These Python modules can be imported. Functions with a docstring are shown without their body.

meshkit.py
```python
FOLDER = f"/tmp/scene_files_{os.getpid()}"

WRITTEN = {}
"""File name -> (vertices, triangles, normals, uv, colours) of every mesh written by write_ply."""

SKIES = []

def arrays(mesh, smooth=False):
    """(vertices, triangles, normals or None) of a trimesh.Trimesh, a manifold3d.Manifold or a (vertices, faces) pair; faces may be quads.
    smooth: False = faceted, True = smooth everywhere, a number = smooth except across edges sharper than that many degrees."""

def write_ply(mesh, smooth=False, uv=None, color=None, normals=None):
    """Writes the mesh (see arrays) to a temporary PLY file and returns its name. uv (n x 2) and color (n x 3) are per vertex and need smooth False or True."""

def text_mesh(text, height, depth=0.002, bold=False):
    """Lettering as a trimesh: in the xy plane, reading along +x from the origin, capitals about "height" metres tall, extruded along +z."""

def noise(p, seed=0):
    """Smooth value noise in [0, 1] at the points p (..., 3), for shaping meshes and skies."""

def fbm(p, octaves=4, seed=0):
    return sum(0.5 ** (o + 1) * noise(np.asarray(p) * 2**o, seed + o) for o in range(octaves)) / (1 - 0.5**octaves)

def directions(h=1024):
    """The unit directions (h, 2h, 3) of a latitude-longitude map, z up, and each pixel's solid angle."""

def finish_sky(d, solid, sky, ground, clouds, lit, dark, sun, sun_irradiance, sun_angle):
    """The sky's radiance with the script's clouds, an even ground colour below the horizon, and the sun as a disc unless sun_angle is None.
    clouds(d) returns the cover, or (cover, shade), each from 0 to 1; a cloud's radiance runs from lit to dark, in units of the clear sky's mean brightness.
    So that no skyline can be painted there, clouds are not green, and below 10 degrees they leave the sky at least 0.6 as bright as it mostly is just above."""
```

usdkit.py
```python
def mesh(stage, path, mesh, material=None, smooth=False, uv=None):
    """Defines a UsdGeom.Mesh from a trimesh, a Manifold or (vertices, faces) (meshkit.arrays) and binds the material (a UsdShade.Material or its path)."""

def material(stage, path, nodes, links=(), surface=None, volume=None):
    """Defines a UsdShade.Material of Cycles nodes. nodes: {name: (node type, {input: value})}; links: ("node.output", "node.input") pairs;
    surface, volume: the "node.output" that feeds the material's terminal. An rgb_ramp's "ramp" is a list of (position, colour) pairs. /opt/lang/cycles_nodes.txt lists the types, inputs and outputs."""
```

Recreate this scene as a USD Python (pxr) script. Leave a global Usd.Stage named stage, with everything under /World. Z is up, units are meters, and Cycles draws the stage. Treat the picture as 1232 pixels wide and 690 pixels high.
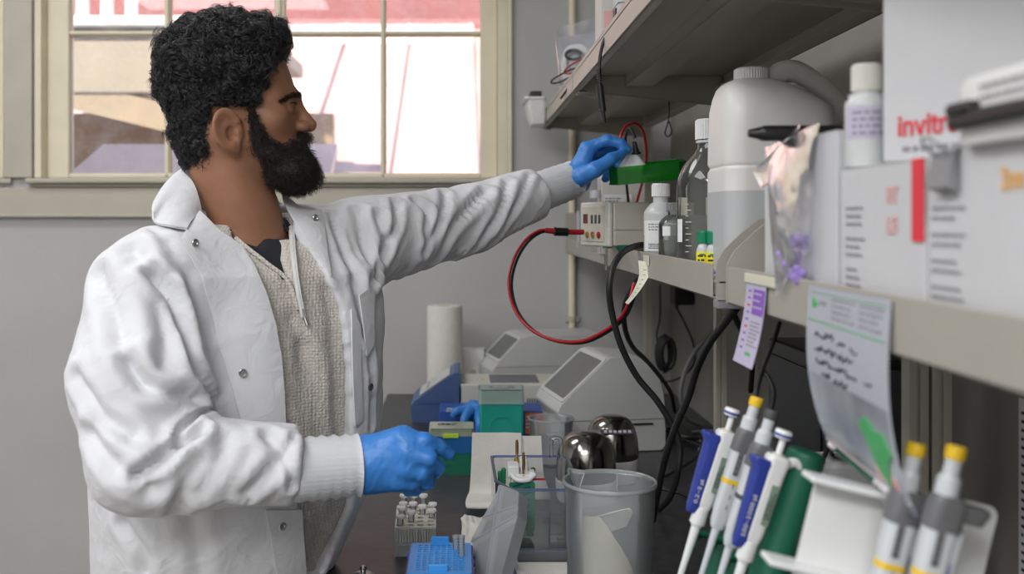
import math, random
import numpy as np
import trimesh, manifold3d
import shapely
from shapely.geometry import Polygon, Point, LineString
from shapely import affinity
from scipy import ndimage
import usdkit, meshkit
from pxr import Usd, UsdGeom, UsdLux, UsdShade, Gf, Sdf, Vt

stage = Usd.Stage.CreateInMemory()
UsdGeom.SetStageUpAxis(stage, 'Z'); UsdGeom.SetStageMetersPerUnit(stage, 1.0)
UsdGeom.Xform.Define(stage, '/World')
V = lambda *a: np.array(a, float)

# ------------------------------------------------------------------ camera
F, PPX, PPY, CZ = 1250.0, 555.0, 265.0, 1.46
cam = UsdGeom.Camera.Define(stage, '/World/camera')
cam.AddTranslateOp().Set((0, 0, CZ)); cam.AddRotateXOp().Set(90)
cam.CreateHorizontalApertureAttr(36.0); cam.CreateFocalLengthAttr(36.0 * F / 1232)
cam.CreateHorizontalApertureOffsetAttr(36.0 * (616 - PPX) / 1232)
cam.CreateVerticalApertureOffsetAttr(36.0 * (PPY - 345) / 1232)
cam.CreateFStopAttr(4.0); cam.CreateFocusDistanceAttr(1.72)
cam.CreateClippingRangeAttr((0.05, 200.0))
cam.CreateExposureAttr(-0.22)

def P(px, py, D):
    """The point of the room at depth D that the pixel shows."""
    return V((px - PPX) * D / F, D, CZ - (py - PPY) * D / F)
def X(px, D): return (px - PPX) * D / F
def Z(py, D): return CZ - (py - PPY) * D / F

# ------------------------------------------------------------------ sky and sun
usdkit.material(stage, '/World/Looks/sky_light', {
    'tc': ('texture_coordinate', {}),
    'sky': ('sky_texture', {'sky_type': 'multiple_scattering', 'sun_disc': False, 'sun_elevation': math.radians(48), 'sun_rotation': math.radians(200)}),
    'n': ('noise_texture', {'scale': 3.0, 'detail': 5.0}),
    'r': ('rgb_ramp', {'ramp': [(0.35, (0, 0, 0)), (0.7, (1, 1, 1))]}),
    'm': ('mix', {'color2': (1.2, 1.15, 1.1)}),
    'bg': ('background_shader', {'strength': 0.45})},
    [('tc.generated', 'n.vector'), ('n.fac', 'r.fac'), ('r.color', 'm.fac'), ('sky.color', 'm.color1'), ('m.color', 'bg.color')], surface='bg.background')
dome = UsdLux.DomeLight.Define(stage, '/World/sky')
dome.CreateIntensityAttr(1.0)
UsdShade.MaterialBindingAPI.Apply(dome.GetPrim()).Bind(UsdShade.Material.Get(stage, '/World/Looks/sky_light'))
sun = UsdLux.DistantLight.Define(stage, '/World/sun')
sun.CreateNormalizeAttr(True); sun.CreateIntensityAttr(2.7); sun.CreateAngleAttr(0.6); sun.CreateColorAttr((1.0, 0.90, 0.76))
sun.AddRotateXYZOp().Set((40, 0, -25))      # shines towards the street side, from over the building

# ------------------------------------------------------------------ ceiling lamps' light
def lamp_light(name, loc, sx, sy, watts, color=(0.97, 0.985, 1.0)):
    l = UsdLux.RectLight.Define(stage, '/World/' + name)
    l.AddTranslateOp().Set(tuple(loc))
    l.CreateWidthAttr(sx); l.CreateHeightAttr(sy); l.CreateIntensityAttr(watts); l.CreateColorAttr(color)
    return l
LAMPS = [(-1.6, 0.2, 1.3, 1.6, 8.0), (-1.3, 2.2, 1.2, 0.6, 9.0), (-0.7, -1.6, 1.6, 0.9, 24.0)]
LAMP_Z = 2.98
for i, (lx, ly, sx, sy, pw) in enumerate(LAMPS):
    lamp_light('lamp_light_%03d' % i, (lx, ly, LAMP_Z), sx, sy, pw)
# ------------------------------------------------------------------ helpers: prims
_used = {}
def numbered(path):
    n = _used.get(path, -1) + 1
    _used[path] = n
    return path if n == 0 else '%s_%03d' % (path, n)

def keys(prim, label=None, cat=None, group=None, kind=None):
    for k, v in (('label', label), ('category', cat), ('group', group), ('kind', kind)):
        if v: prim.SetCustomDataByKey(k, v)
    return prim

class Thing:
    def __init__(s, name, label=None, cat=None, loc=(0, 0, 0), rotz=0.0, group=None, kind=None, rot=None):
        s.path = numbered('/World/' + name); s.loc = np.array(loc, float)
        s.x = UsdGeom.Xform.Define(stage, s.path); s.x.AddTranslateOp().Set(tuple(map(float, loc)))
        if rot is not None: s.x.AddRotateXYZOp().Set(tuple(map(float, rot)))
        elif rotz: s.x.AddRotateZOp().Set(float(rotz))
        s.prim = s.x.GetPrim(); s.rotated = bool(rotz) or rot is not None
        keys(s.prim, label, cat, group, kind)
    def part(s, name, m, mat, smooth=30, label=None, kind=None, under=None, world=False):
        v, f = mf(m)
        if world: v = v - s.loc
        path = numbered((under or s.path) + '/' + name)
        prim = usdkit.mesh(stage, path, (v, f), '/World/Looks/' + mat, smooth=smooth).GetPrim()
        keys(prim, label, kind=kind)
        return path
def copy_thing(src, name, label, cat, loc, rotz=0.0, group=None):
    path = numbered('/World/' + name)
    x = UsdGeom.Xform.Define(stage, path); p = x.GetPrim()
    p.GetReferences().AddInternalReference(src.path); p.SetInstanceable(True)
    x.ClearXformOpOrder(); x.AddTranslateOp(opSuffix='c').Set(tuple(map(float, loc)))
    if rotz: x.AddRotateZOp(opSuffix='c').Set(float(rotz))
    keys(p, label, cat, group)
    return p
def solo(name, m, mat, label=None, cat=None, group=None, kind=None, smooth=30):
    """A thing, or a piece of the setting, that is one mesh in world coordinates."""
    path = numbered('/World/' + name); v, f = mf(m); o = v.mean(0) if kind != 'structure' else V(0, 0, 0)
    o = V((v[:, 0].min() + v[:, 0].max()) / 2, (v[:, 1].min() + v[:, 1].max()) / 2, v[:, 2].min()) if kind != 'structure' else o
    g = usdkit.mesh(stage, path, (v - o, f), '/World/Looks/' + mat, smooth=smooth)
    g.AddTranslateOp().Set(tuple(map(float, o)))
    keys(g.GetPrim(), label, cat, group, kind)
    return path

# ------------------------------------------------------------------ helpers: shapes
def mf(m):
    if hasattr(m, 'to_mesh'):
        q = m.to_mesh(); return np.array(q.vert_properties[:, :3], float), np.array(q.tri_verts, int)
    if isinstance(m, (tuple, list)):
        if isinstance(m, list): return mf(cat_(*m))
        v, f = np.asarray(m[0], float), np.asarray(m[1], int)
        if f.shape[1] == 4: f = np.vstack([f[:, [0, 1, 2]], f[:, [0, 2, 3]]])
        return v, f
    return np.array(m.vertices, float), np.array(m.faces, int)
def cat_(*ms):
    vs, fs, n = [], [], 0
    for m in ms:
        v, f = mf(m); vs.append(v); fs.append(f + n); n += len(v)
    return np.vstack(vs), np.vstack(fs)
def mv(m, d=(0, 0, 0), rz=0, rx=0, ry=0, s=1.0):
    v, f = mf(m); v = v * s
    for ax, a in (('x', rx), ('y', ry), ('z', rz)):
        if a:
            c, n = math.cos(math.radians(a)), math.sin(math.radians(a))
            R = {'x': [[1, 0, 0], [0, c, -n], [0, n, c]], 'y': [[c, 0, n], [0, 1, 0], [-n, 0, c]], 'z': [[c, -n, 0], [n, c, 0], [0, 0, 1]]}[ax]
            v = v @ np.array(R).T
    return v + np.asarray(d, float), f
def box(x0, x1, y0, y1, z0, z1, b=0.0):
    """A box between two corners, its edges chamfered by b."""
    if b <= 0:
        m = trimesh.creation.box([x1 - x0, y1 - y0, z1 - z0]); m.apply_translation([(x0 + x1) / 2, (y0 + y1) / 2, (z0 + z1) / 2]); return mf(m)
    b = min(b, (x1 - x0) * .49, (y1 - y0) * .49, (z1 - z0) * .49)
    pts = []
    for sx, X0 in ((1, x0), (-1, x1)):
        for sy, Y0 in ((1, y0), (-1, y1)):
            for sz, Z0 in ((1, z0), (-1, z1)):
                for bx, by, bz in ((0, b, b), (b, 0, b), (b, b, 0), (.3 * b, .3 * b, b), (.3 * b, b, .3 * b), (b, .3 * b, .3 * b)):
                    pts.append((X0 + sx * bx, Y0 + sy * by, Z0 + sz * bz))
    return mf(trimesh.convex.convex_hull(np.array(pts)))
def cbox(c, size, b=0.0):
    return box(*[q for k in range(3) for q in (c[k] - size[k] / 2, c[k] + size[k] / 2)], b=b)
def extr(poly, h, z0=0.0):
    if not isinstance(poly, shapely.geometry.base.BaseGeometry): poly = Polygon(poly)
    if not poly.is_valid: poly = poly.buffer(0)
    ms = []
    for g in getattr(poly, 'geoms', [poly]):
        m = trimesh.creation.extrude_polygon(g, h, engine='earcut'); m.apply_translation([0, 0, z0]); ms.append(m)
    return cat_(*ms)
def rrect(w, h, r, x=0, y=0, n=6):
    return affinity.translate(shapely.box(-w / 2 + r, -h / 2 + r, w / 2 - r, h / 2 - r).buffer(r, quad_segs=n), x, y)
def to_xz(m):
    """Shape drawn in x,z and extruded along y (from 0 back to -h turned to +y)."""
    v, f = mf(m); return np.stack([v[:, 0], v[:, 2], v[:, 1]], 1), f[:, ::-1]
def to_yz(m):
    v, f = mf(m); return np.stack([v[:, 2], v[:, 0], v[:, 1]], 1), f
def lathe(prof, n=40, closed=False):
    """Revolve (r, z) pairs about z. Zero radii become poles."""
    prof = np.array(prof, float); a = np.linspace(0, 2 * np.pi, n, endpoint=False)
    v = np.stack([np.outer(np.cos(a), prof[:, 0]), np.outer(np.sin(a), prof[:, 0]), np.tile(prof[:, 1], (n, 1))], -1).reshape(-1, 3)
    k = len(prof); f = []
    for i in range(n):
        j = (i + 1) % n
        for p in range(k - 1 + closed):
            q = (p + 1) % k
            a_, b_, c_, d_ = i * k + p, j * k + p, j * k + q, i * k + q
            if prof[p, 0] > 1e-9: f.append((a_, b_, c_ if prof[q, 0] > 1e-9 else d_))
            if prof[q, 0] > 1e-9: f.append((a_, c_, d_))
    return v, np.array(f)
def smooth_path(pts, n=12):
    p = np.array(pts, float)
    if len(p) < 3: return p
    q = np.vstack([2 * p[0] - p[1], p, 2 * p[-1] - p[-2]]); out = []
    for i in range(1, len(q) - 2):
        t = np.linspace(0, 1, n, endpoint=False)[:, None]; a, b, c, d = q[i - 1], q[i], q[i + 1], q[i + 2]
        out.append(.5 * (2 * b + (c - a) * t + (2 * a - 5 * b + 4 * c - d) * t ** 2 + (3 * b - a - 3 * c + d) * t ** 3))
    return np.vstack(out + [p[-1:]])
def tube(pts, r, n=8, smooth=0, caps=True, closed=False):
    p = smooth_path(pts, smooth) if smooth else np.array(pts, float)
    r = np.broadcast_to(np.asarray(r, float), (len(p),)) if np.ndim(r) == 0 or len(r) == len(p) else np.interp(np.linspace(0, 1, len(p)), np.linspace(0, 1, len(r)), r)
    t = np.gradient(p, axis=0); t /= np.maximum(np.linalg.norm(t, axis=1, keepdims=True), 1e-12)
    u = np.cross(t[0], [0, 0, 1.0]); u = u if np.linalg.norm(u) > 1e-3 else np.cross(t[0], [1.0, 0, 0]); u /= np.linalg.norm(u); us = []
    for k in range(len(p)):
        u = u - t[k] * (u @ t[k]); u /= np.linalg.norm(u); us.append(u)
    us = np.array(us); w = np.cross(t, us); a = np.linspace(0, 2 * np.pi, n, endpoint=False)
    v = (p[:, None] + r[:, None, None] * (np.cos(a)[None, :, None] * us[:, None] + np.sin(a)[None, :, None] * w[:, None])).reshape(-1, 3)
    f = []
    for k in range(len(p) - 1):
        for i in range(n):
            j = (i + 1) % n; f += [(k * n + i, k * n + j, (k + 1) * n + j), (k * n + i, (k + 1) * n + j, (k + 1) * n + i)]
    if caps:
        v = np.vstack([v, p[:1], p[-1:]]); c0, c1 = len(v) - 2, len(v) - 1; e = (len(p) - 1) * n
        for i in range(n):
            j = (i + 1) % n; f += [(c0, j, i), (c1, e + i, e + j)]
    return v, np.array(f)
def cyl(a, b, r, n=20, r1=None):
    return tube([a, b], [r, r if r1 is None else r1], n)
def grid_sheet(pts, thick):
    """A sheet through a grid of points (m, n, 3), given thickness along its normals; both faces and the rim."""
    p = np.asarray(pts, float); m, n = p.shape[:2]
    du, dv = np.gradient(p, axis=0), np.gradient(p, axis=1); nn = np.cross(du, dv); nn /= np.maximum(np.linalg.norm(nn, axis=-1, keepdims=True), 1e-12)
    v = np.vstack([(p + nn * thick / 2).reshape(-1, 3), (p - nn * thick / 2).reshape(-1, 3)]); o = m * n; f = []
    I = lambda i, j: i * n + j
    for i in range(m - 1):
        for j in range(n - 1):
            a, b, c, d = I(i, j), I(i + 1, j), I(i + 1, j + 1), I(i, j + 1)
            f += [(a, b, c), (a, c, d), (o + a, o + c, o + b), (o + a, o + d, o + c)]
    rim = [I(i, 0) for i in range(m)] + [I(m - 1, j) for j in range(1, n)] + [I(i, n - 1) for i in range(m - 2, -1, -1)] + [I(0, j) for j in range(n - 2, 0, -1)]
    for k in range(len(rim)):
        a, b = rim[k], rim[(k + 1) % len(rim)]; f += [(a, o + a, o + b), (a, o + b, b)]
    return v, np.array(f)[:, ::-1]
def frame_at(o, x, up):
    """Maps (x, y, z) drawn on a card (x along, y up, z out) to the world: origin o, along x, up, out."""
    x = np.asarray(x, float) / np.linalg.norm(x); up = np.asarray(up, float); up = up - x * (up @ x); up /= np.linalg.norm(up); n = np.cross(x, up)
    R = np.stack([x, up, n], 1); o = np.asarray(o, float)
    return lambda m: ((mf(m)[0] @ R.T) + o, mf(m)[1])
def text(s, h, depth=0.0006, bold=False): return mf(meshkit.text_mesh(s, h, depth, bold))
def bars(rng, w, rows, row_h, fill=0.9, h=0.45, depth=0.0004):
    """Rows of short raised strokes, print too small to read."""
    out = []
    for r in range(rows):
        x = 0.0; end = w * rng.uniform(.55, fill)
        while x < end:
            l = rng.uniform(.35, 1.6) * row_h; out.append(box(x, min(x + l, w), -r * row_h - h * row_h, -r * row_h, 0, depth)); x += l + row_h * .35
    return cat_(*out)
def union(*ms): return manifold3d.Manifold.batch_boolean([man(m) for m in ms], manifold3d.OpType.Add)
def man(m):
    if hasattr(m, 'to_mesh'): return m
    v, f = mf(m); t = trimesh.Trimesh(v, f, process=True); t.merge_vertices()
    if t.volume < 0: t.invert()
    return manifold3d.Manifold(manifold3d.Mesh(np.asarray(t.vertices, np.float32), np.asarray(t.faces, np.uint32)))

# ------------------------------------------------------------------ materials
def mat(name, color, rough=0.5, vary=0.06, scale=14.0, bump=0.0, bscale=60.0, detail=4.0, links=(), extra=None, **p):
    """A principled surface whose tone varies a little with noise; bump gives fine relief."""
    c = np.array(color, float)
    nodes = {'g': ('texture_coordinate', {}), 'n': ('noise_texture', {'scale': scale, 'detail': detail}),
             'r': ('rgb_ramp', {'ramp': [(0.3, tuple(c * (1 - vary))), (0.7, tuple(np.minimum(c * (1 + vary), 1.0)))]}),
             'p': ('principled_bsdf', {'roughness': rough, **p})}
    ln = [('g.object', 'n.vector'), ('n.fac', 'r.fac'), ('r.color', 'p.base_color')]
    if bump:
        nodes['bn'] = ('noise_texture', {'scale': bscale, 'detail': 6.0}); nodes['b'] = ('bump', {'strength': bump, 'distance': 0.002})
        ln += [('g.object', 'bn.vector'), ('bn.fac', 'b.height'), ('b.normal', 'p.normal')]
    nodes.update(extra or {}); ln += list(links)
    return usdkit.material(stage, '/World/Looks/' + name, nodes, ln, surface='p.BSDF')
def clear(name, color, rough=0.05, fac=0.12, body=0.25, ior=1.45, diffuse=None):
    """Thin clear or cloudy plastic: mostly see-through, part milky, with a gloss that grows at grazing angles."""
    usdkit.material(stage, '/World/Looks/' + name, {
        'g': ('texture_coordinate', {}), 'n': ('noise_texture', {'scale': 25.0, 'detail': 3.0}),
        'cl': ('mix', {'color1': tuple(np.array(diffuse or color) * .94), 'color2': tuple(diffuse or color)}),
        't': ('transparent_bsdf', {'color': tuple(color)}), 'd': ('diffuse_bsdf', {}), 'tl': ('translucent_bsdf', {}), 'a': ('mix_closure', {'fac': 0.5}),
        'm': ('mix_closure', {'fac': body}), 'f': ('fresnel', {'IOR': ior}), 's': ('glossy_bsdf', {'color': (1, 1, 1), 'roughness': rough}), 'o': ('mix_closure', {})},
        [('g.object', 'n.vector'), ('n.fac', 'cl.fac'), ('cl.color', 'd.color'), ('cl.color', 'tl.color'), ('d.BSDF', 'a.closure1'), ('tl.BSDF', 'a.closure2'),
         ('t.BSDF', 'm.closure1'), ('a.closure', 'm.closure2'), ('m.closure', 'o.closure1'), ('s.BSDF', 'o.closure2'), ('f.fac', 'o.fac')], surface='o.closure')

# setting
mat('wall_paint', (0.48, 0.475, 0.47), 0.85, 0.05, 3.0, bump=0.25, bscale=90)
mat('wall_paint_shaded', (0.30, 0.285, 0.255), 0.85, 0.05, 3.0, bump=0.25, bscale=90)  # same grey wall paint, with the right wall's shade put into the colour
mat('ceiling_paint', (0.78, 0.77, 0.75), 0.9, 0.03, 3.0, bump=0.2)
mat('floor_vinyl', (0.30, 0.28, 0.25), 0.35, 0.15, 20.0)
mat('frame_cream', (0.78, 0.71, 0.54), 0.45, 0.05, 9.0, bump=0.12, bscale=40)
mat('sill_paint', (0.50, 0.46, 0.38), 0.5, 0.05, 8.0, bump=0.1)
usdkit.material(stage, '/World/Looks/window_glass', {
    'g': ('texture_coordinate', {}), 'n': ('noise_texture', {'scale': 9.0, 'detail': 5.0, 'roughness': 0.65}), 'r': ('rgb_ramp', {'ramp': [(0.42, (0.02,) * 3), (0.8, (0.22,) * 3)]}),
    't': ('transparent_bsdf', {'color': (0.97, 0.97, 0.95)}), 'd': ('translucent_bsdf', {'color': (0.9, 0.88, 0.82)}), 'a': ('mix_closure', {}),
    'f': ('fresnel', {'IOR': 1.45}), 's': ('glossy_bsdf', {'roughness': 0.02}), 'o': ('mix_closure', {})},
    [('g.object', 'n.vector'), ('n.fac', 'r.fac'), ('r.color', 'a.fac'), ('t.BSDF', 'a.closure1'), ('d.BSDF', 'a.closure2'), ('a.closure', 'o.closure1'), ('s.BSDF', 'o.closure2'), ('f.fac', 'o.fac')], surface='o.closure')
mat('red_roof', (0.60, 0.41, 0.37), 0.5, 0.12, 2.0)
mat('red_roof_dark', (0.34, 0.11, 0.10), 0.5, 0.1, 2.0)
mat('stucco', (0.40, 0.345, 0.27), 0.9, 0.08, 3.0, bump=0.3)
mat('timber_brown', (0.36, 0.23, 0.13), 0.8, 0.12, 3.0)
mat('rail_white', (0.8, 0.78, 0.72), 0.6, 0.03)
mat('ground_outside', (0.4, 0.38, 0.35), 0.9, 0.1, 1.0)
# furniture
mat('bench_black', (0.042, 0.043, 0.046), 0.33, 0.3, 40.0, bump=0.06, bscale=260, specular_ior_level=0.5)
mat('shelf_metal', (0.36, 0.34, 0.285), 0.28, 0.04, 6.0)
mat('shelf_front', (0.40, 0.375, 0.325), 0.42, 0.03, 6.0)
mat('cabinet_grey', (0.52, 0.50, 0.45), 0.5, 0.04)
mat('chrome', (0.32, 0.31, 0.29), 0.15, 0.02, metallic=1.0)
mat('steel', (0.55, 0.55, 0.55), 0.3, 0.05, metallic=1.0)
mat('gold_metal', (0.55, 0.38, 0.14), 0.35, 0.1, metallic=1.0)
# plastics and papers
mat('white_plastic', (0.78, 0.78, 0.77), 0.42, 0.02)
mat('white_gloss', (0.80, 0.80, 0.80), 0.22, 0.02)
mat('off_white_plastic', (0.68, 0.66, 0.60), 0.42, 0.03)
mat('cream_plastic', (0.62, 0.59, 0.50), 0.45, 0.03)
mat('light_grey_plastic', (0.56, 0.56, 0.56), 0.45, 0.03)
mat('instrument_grey', (0.60, 0.60, 0.59), 0.45, 0.03, bump=0.05, bscale=300)
mat('mid_grey_plastic', (0.24, 0.24, 0.25), 0.5, 0.04)
mat('dark_grey_plastic', (0.07, 0.07, 0.075), 0.45, 0.08)
mat('black_plastic', (0.012, 0.012, 0.013), 0.4, 0.1)
mat('black_rubber', (0.015, 0.015, 0.016), 0.5, 0.1)
mat('red_rubber', (0.42, 0.012, 0.02), 0.38, 0.05)
mat('red_print', (0.75, 0.04, 0.06), 0.6, 0.02)
mat('orange_print', (0.85, 0.45, 0.10), 0.6, 0.02)
mat('black_print', (0.03, 0.03, 0.03), 0.7, 0.05)
mat('grey_print', (0.28, 0.28, 0.30), 0.7, 0.05)
mat('green_print', (0.08, 0.42, 0.14), 0.6, 0.05)
mat('purple_print', (0.24, 0.10, 0.50), 0.6, 0.05)
mat('lilac_paper', (0.52, 0.48, 0.62), 0.6, 0.03)
mat('pale_red_print', (0.78, 0.42, 0.40), 0.6, 0.02)
mat('paper_white', (0.80, 0.80, 0.80), 0.75, 0.02)
mat('card_white', (0.60, 0.60, 0.615), 0.6, 0.02)
mat('card_white_warm', (0.62, 0.60, 0.57), 0.6, 0.02)
mat('towel_paper', (0.78, 0.755, 0.70), 0.95, 0.03, 60.0, bump=0.6, bscale=420)
mat('towel_brown', (0.62, 0.55, 0.45), 0.95, 0.04, 60.0, bump=0.6, bscale=420)
mat('tape_cream', (0.70, 0.68, 0.55), 0.6, 0.04)
mat('royal_blue', (0.028, 0.05, 0.30), 0.33, 0.05)
mat('handle_green', (0.012, 0.16, 0.085), 0.42, 0.06)
mat('arm_green', (0.012, 0.13, 0.075), 0.42, 0.06)
mat('yellow_plastic', (0.85, 0.55, 0.02), 0.4, 0.03)
mat('instrument_blue', (0.075, 0.125, 0.29), 0.42, 0.05)
mat('box_blue', (0.03, 0.10, 0.40), 0.5, 0.2, 40.0)
mat('orange_card', (0.70, 0.16, 0.05), 0.5, 0.1)
mat('rack_blue', (0.06, 0.36, 0.88), 0.35, 0.05)
mat('rack_blue_dark', (0.02, 0.07, 0.33), 0.35, 0.05)
mat('hole_blue', (0.02, 0.16, 0.52), 0.5, 0.05)
mat('rack_cream', (0.66, 0.66, 0.58), 0.4, 0.03)
mat('comb_green', (0.01, 0.17, 0.075), 0.4, 0.05)
mat('teal_box', (0.02, 0.44, 0.34), 0.3, 0.05, transmission_weight=0.15)
mat('tip_blue', (0.008, 0.14, 0.42), 0.25, 0.05)
mat('tip_green', (0.005, 0.19, 0.11), 0.25, 0.05)
mat('tip_yellow', (0.55, 0.80, 0.05), 0.4, 0.05)
mat('cap_green', (0.0, 0.22, 0.10), 0.4, 0.05)
mat('label_yellow', (0.88, 0.72, 0.02), 0.5, 0.03)
mat('liquid_clear', (0.42, 0.44, 0.42), 0.2, 0.04)
mat('screen_dark', (0.10, 0.10, 0.11), 0.2, 0.05)
mat('screen_grey', (0.16, 0.16, 0.16), 0.3, 0.05)
mat('red_dark_window', (0.10, 0.01, 0.012), 0.2, 0.05)
mat('jug_plastic', (0.78, 0.77, 0.74), 0.38, 0.02, subsurface_weight=0.3, subsurface_radius=(0.02, 0.02, 0.02))
mat('jug_liquid', (0.52, 0.53, 0.54), 0.38, 0.02)
mat('bottle_body', (0.60, 0.62, 0.61), 0.3, 0.03)
mat('glove_blue', (0.04, 0.21, 0.60), 0.42, 0.06, 30.0, bump=0.15, bscale=160)
clear('clear_plastic', (0.96, 0.97, 0.98), 0.04, body=0.07)
clear('clear_edge', (0.50, 0.56, 0.85), 0.05, body=0.25, diffuse=(0.45, 0.50, 0.80))
clear('cloudy_plastic', (0.97, 0.985, 0.99), 0.18, body=0.19, diffuse=(0.95, 0.98, 1.0))
clear('cloudy_rim', (0.95, 0.97, 0.98), 0.2, body=0.4, diffuse=(0.92, 0.94, 0.95))
clear('milky_lid', (0.95, 0.96, 0.97), 0.12, body=0.42, diffuse=(0.95, 0.98, 1.0))
clear('milky_tube', (0.97, 0.98, 0.98), 0.12, body=0.22, diffuse=(0.92, 0.94, 0.94))
clear('bag_plastic', (0.95, 0.95, 0.96), 0.20, body=0.07, ior=1.13, diffuse=(0.88, 0.88, 0.89))
clear('bottle_glass', (0.90, 0.92, 0.90), 0.05, body=0.06, ior=1.5)
clear('bottle_liquid', (0.86, 0.86, 0.83), 0.05, body=0.35, diffuse=(0.55, 0.55, 0.52))
clear('green_acrylic', (0.10, 0.70, 0.12), 0.04, body=0.35, ior=1.5, diffuse=(0.03, 0.46, 0.05))
clear('lid_green_clear', (0.80, 0.90, 0.80), 0.1, body=0.85, diffuse=(0.66, 0.74, 0.60))
clear('teal_lid', (0.85, 0.95, 0.92), 0.1, body=0.88, diffuse=(0.66, 0.84, 0.79))
mat('pipette_grey', (0.60, 0.62, 0.64), 0.38, 0.02); mat('hook_grey', (0.14, 0.14, 0.145), 0.42, 0.04); mat('label_sage', (0.20, 0.27, 0.21), 0.5, 0.05)
mat('purple_cap', (0.34, 0.24, 0.58), 0.4, 0.04)
mat('poster_paper', (0.46, 0.47, 0.53), 0.18, 0.02)
mat('poster_picture', (0.30, 0.32, 0.35), 0.18, 0.55, 9.0, detail=3.0)
mat('post_paint', (0.54, 0.51, 0.43), 0.4, 0.04)
mat('red_wall', (0.30, 0.095, 0.085), 0.7, 0.1, 2.0)
mat('beam_tan', (0.42, 0.32, 0.21), 0.8, 0.1, 3.0)
# ================================================================== THE SETTING
YW, XR, XL, YF, ZC = 3.38, 0.68, -3.1, -2.4, 3.0          # back wall, right wall, left wall, wall behind the camera, ceiling
S = F / YW
wx = lambda px: (px - PPX) / S
wz = lambda py: CZ - (py - PPY) / S
solo('floor', box(XL - .2, XR + .2, YF - .2, YW + .25, -0.05, 0), 'floor_vinyl', kind='structure')
solo('ceiling', box(XL - .2, XR + .2, YF - .2, YW + .25, ZC, ZC + .05), 'ceiling_paint', kind='structure')
solo('wall_left', box(XL - .12, XL, YF - .2, YW + .25, 0, ZC), 'wall_paint', kind='structure')
solo('wall_front', box(XL - .2, XR + .2, YF - .12, YF, 0, ZC), 'wall_paint', kind='structure')
solo('wall_right', box(XR, XR + .12, YF - .2, YW + .25, 0, ZC), 'wall_paint_shaded', kind='structure')
# back wall with its two window openings
O1 = (wx(43), wx(611), wz(214), 2.86); O2 = (wx(-260), wx(6), wz(214), 2.86)
wall = man(box(XL - .2, XR + .2, YW, YW + .22, 0, ZC))
for a, b, c, d in (O1, O2): wall -= man(box(a, b, YW - .1, YW + .4, c, d))
solo('wall_back', wall, 'wall_paint', kind='structure', smooth=False)

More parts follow.
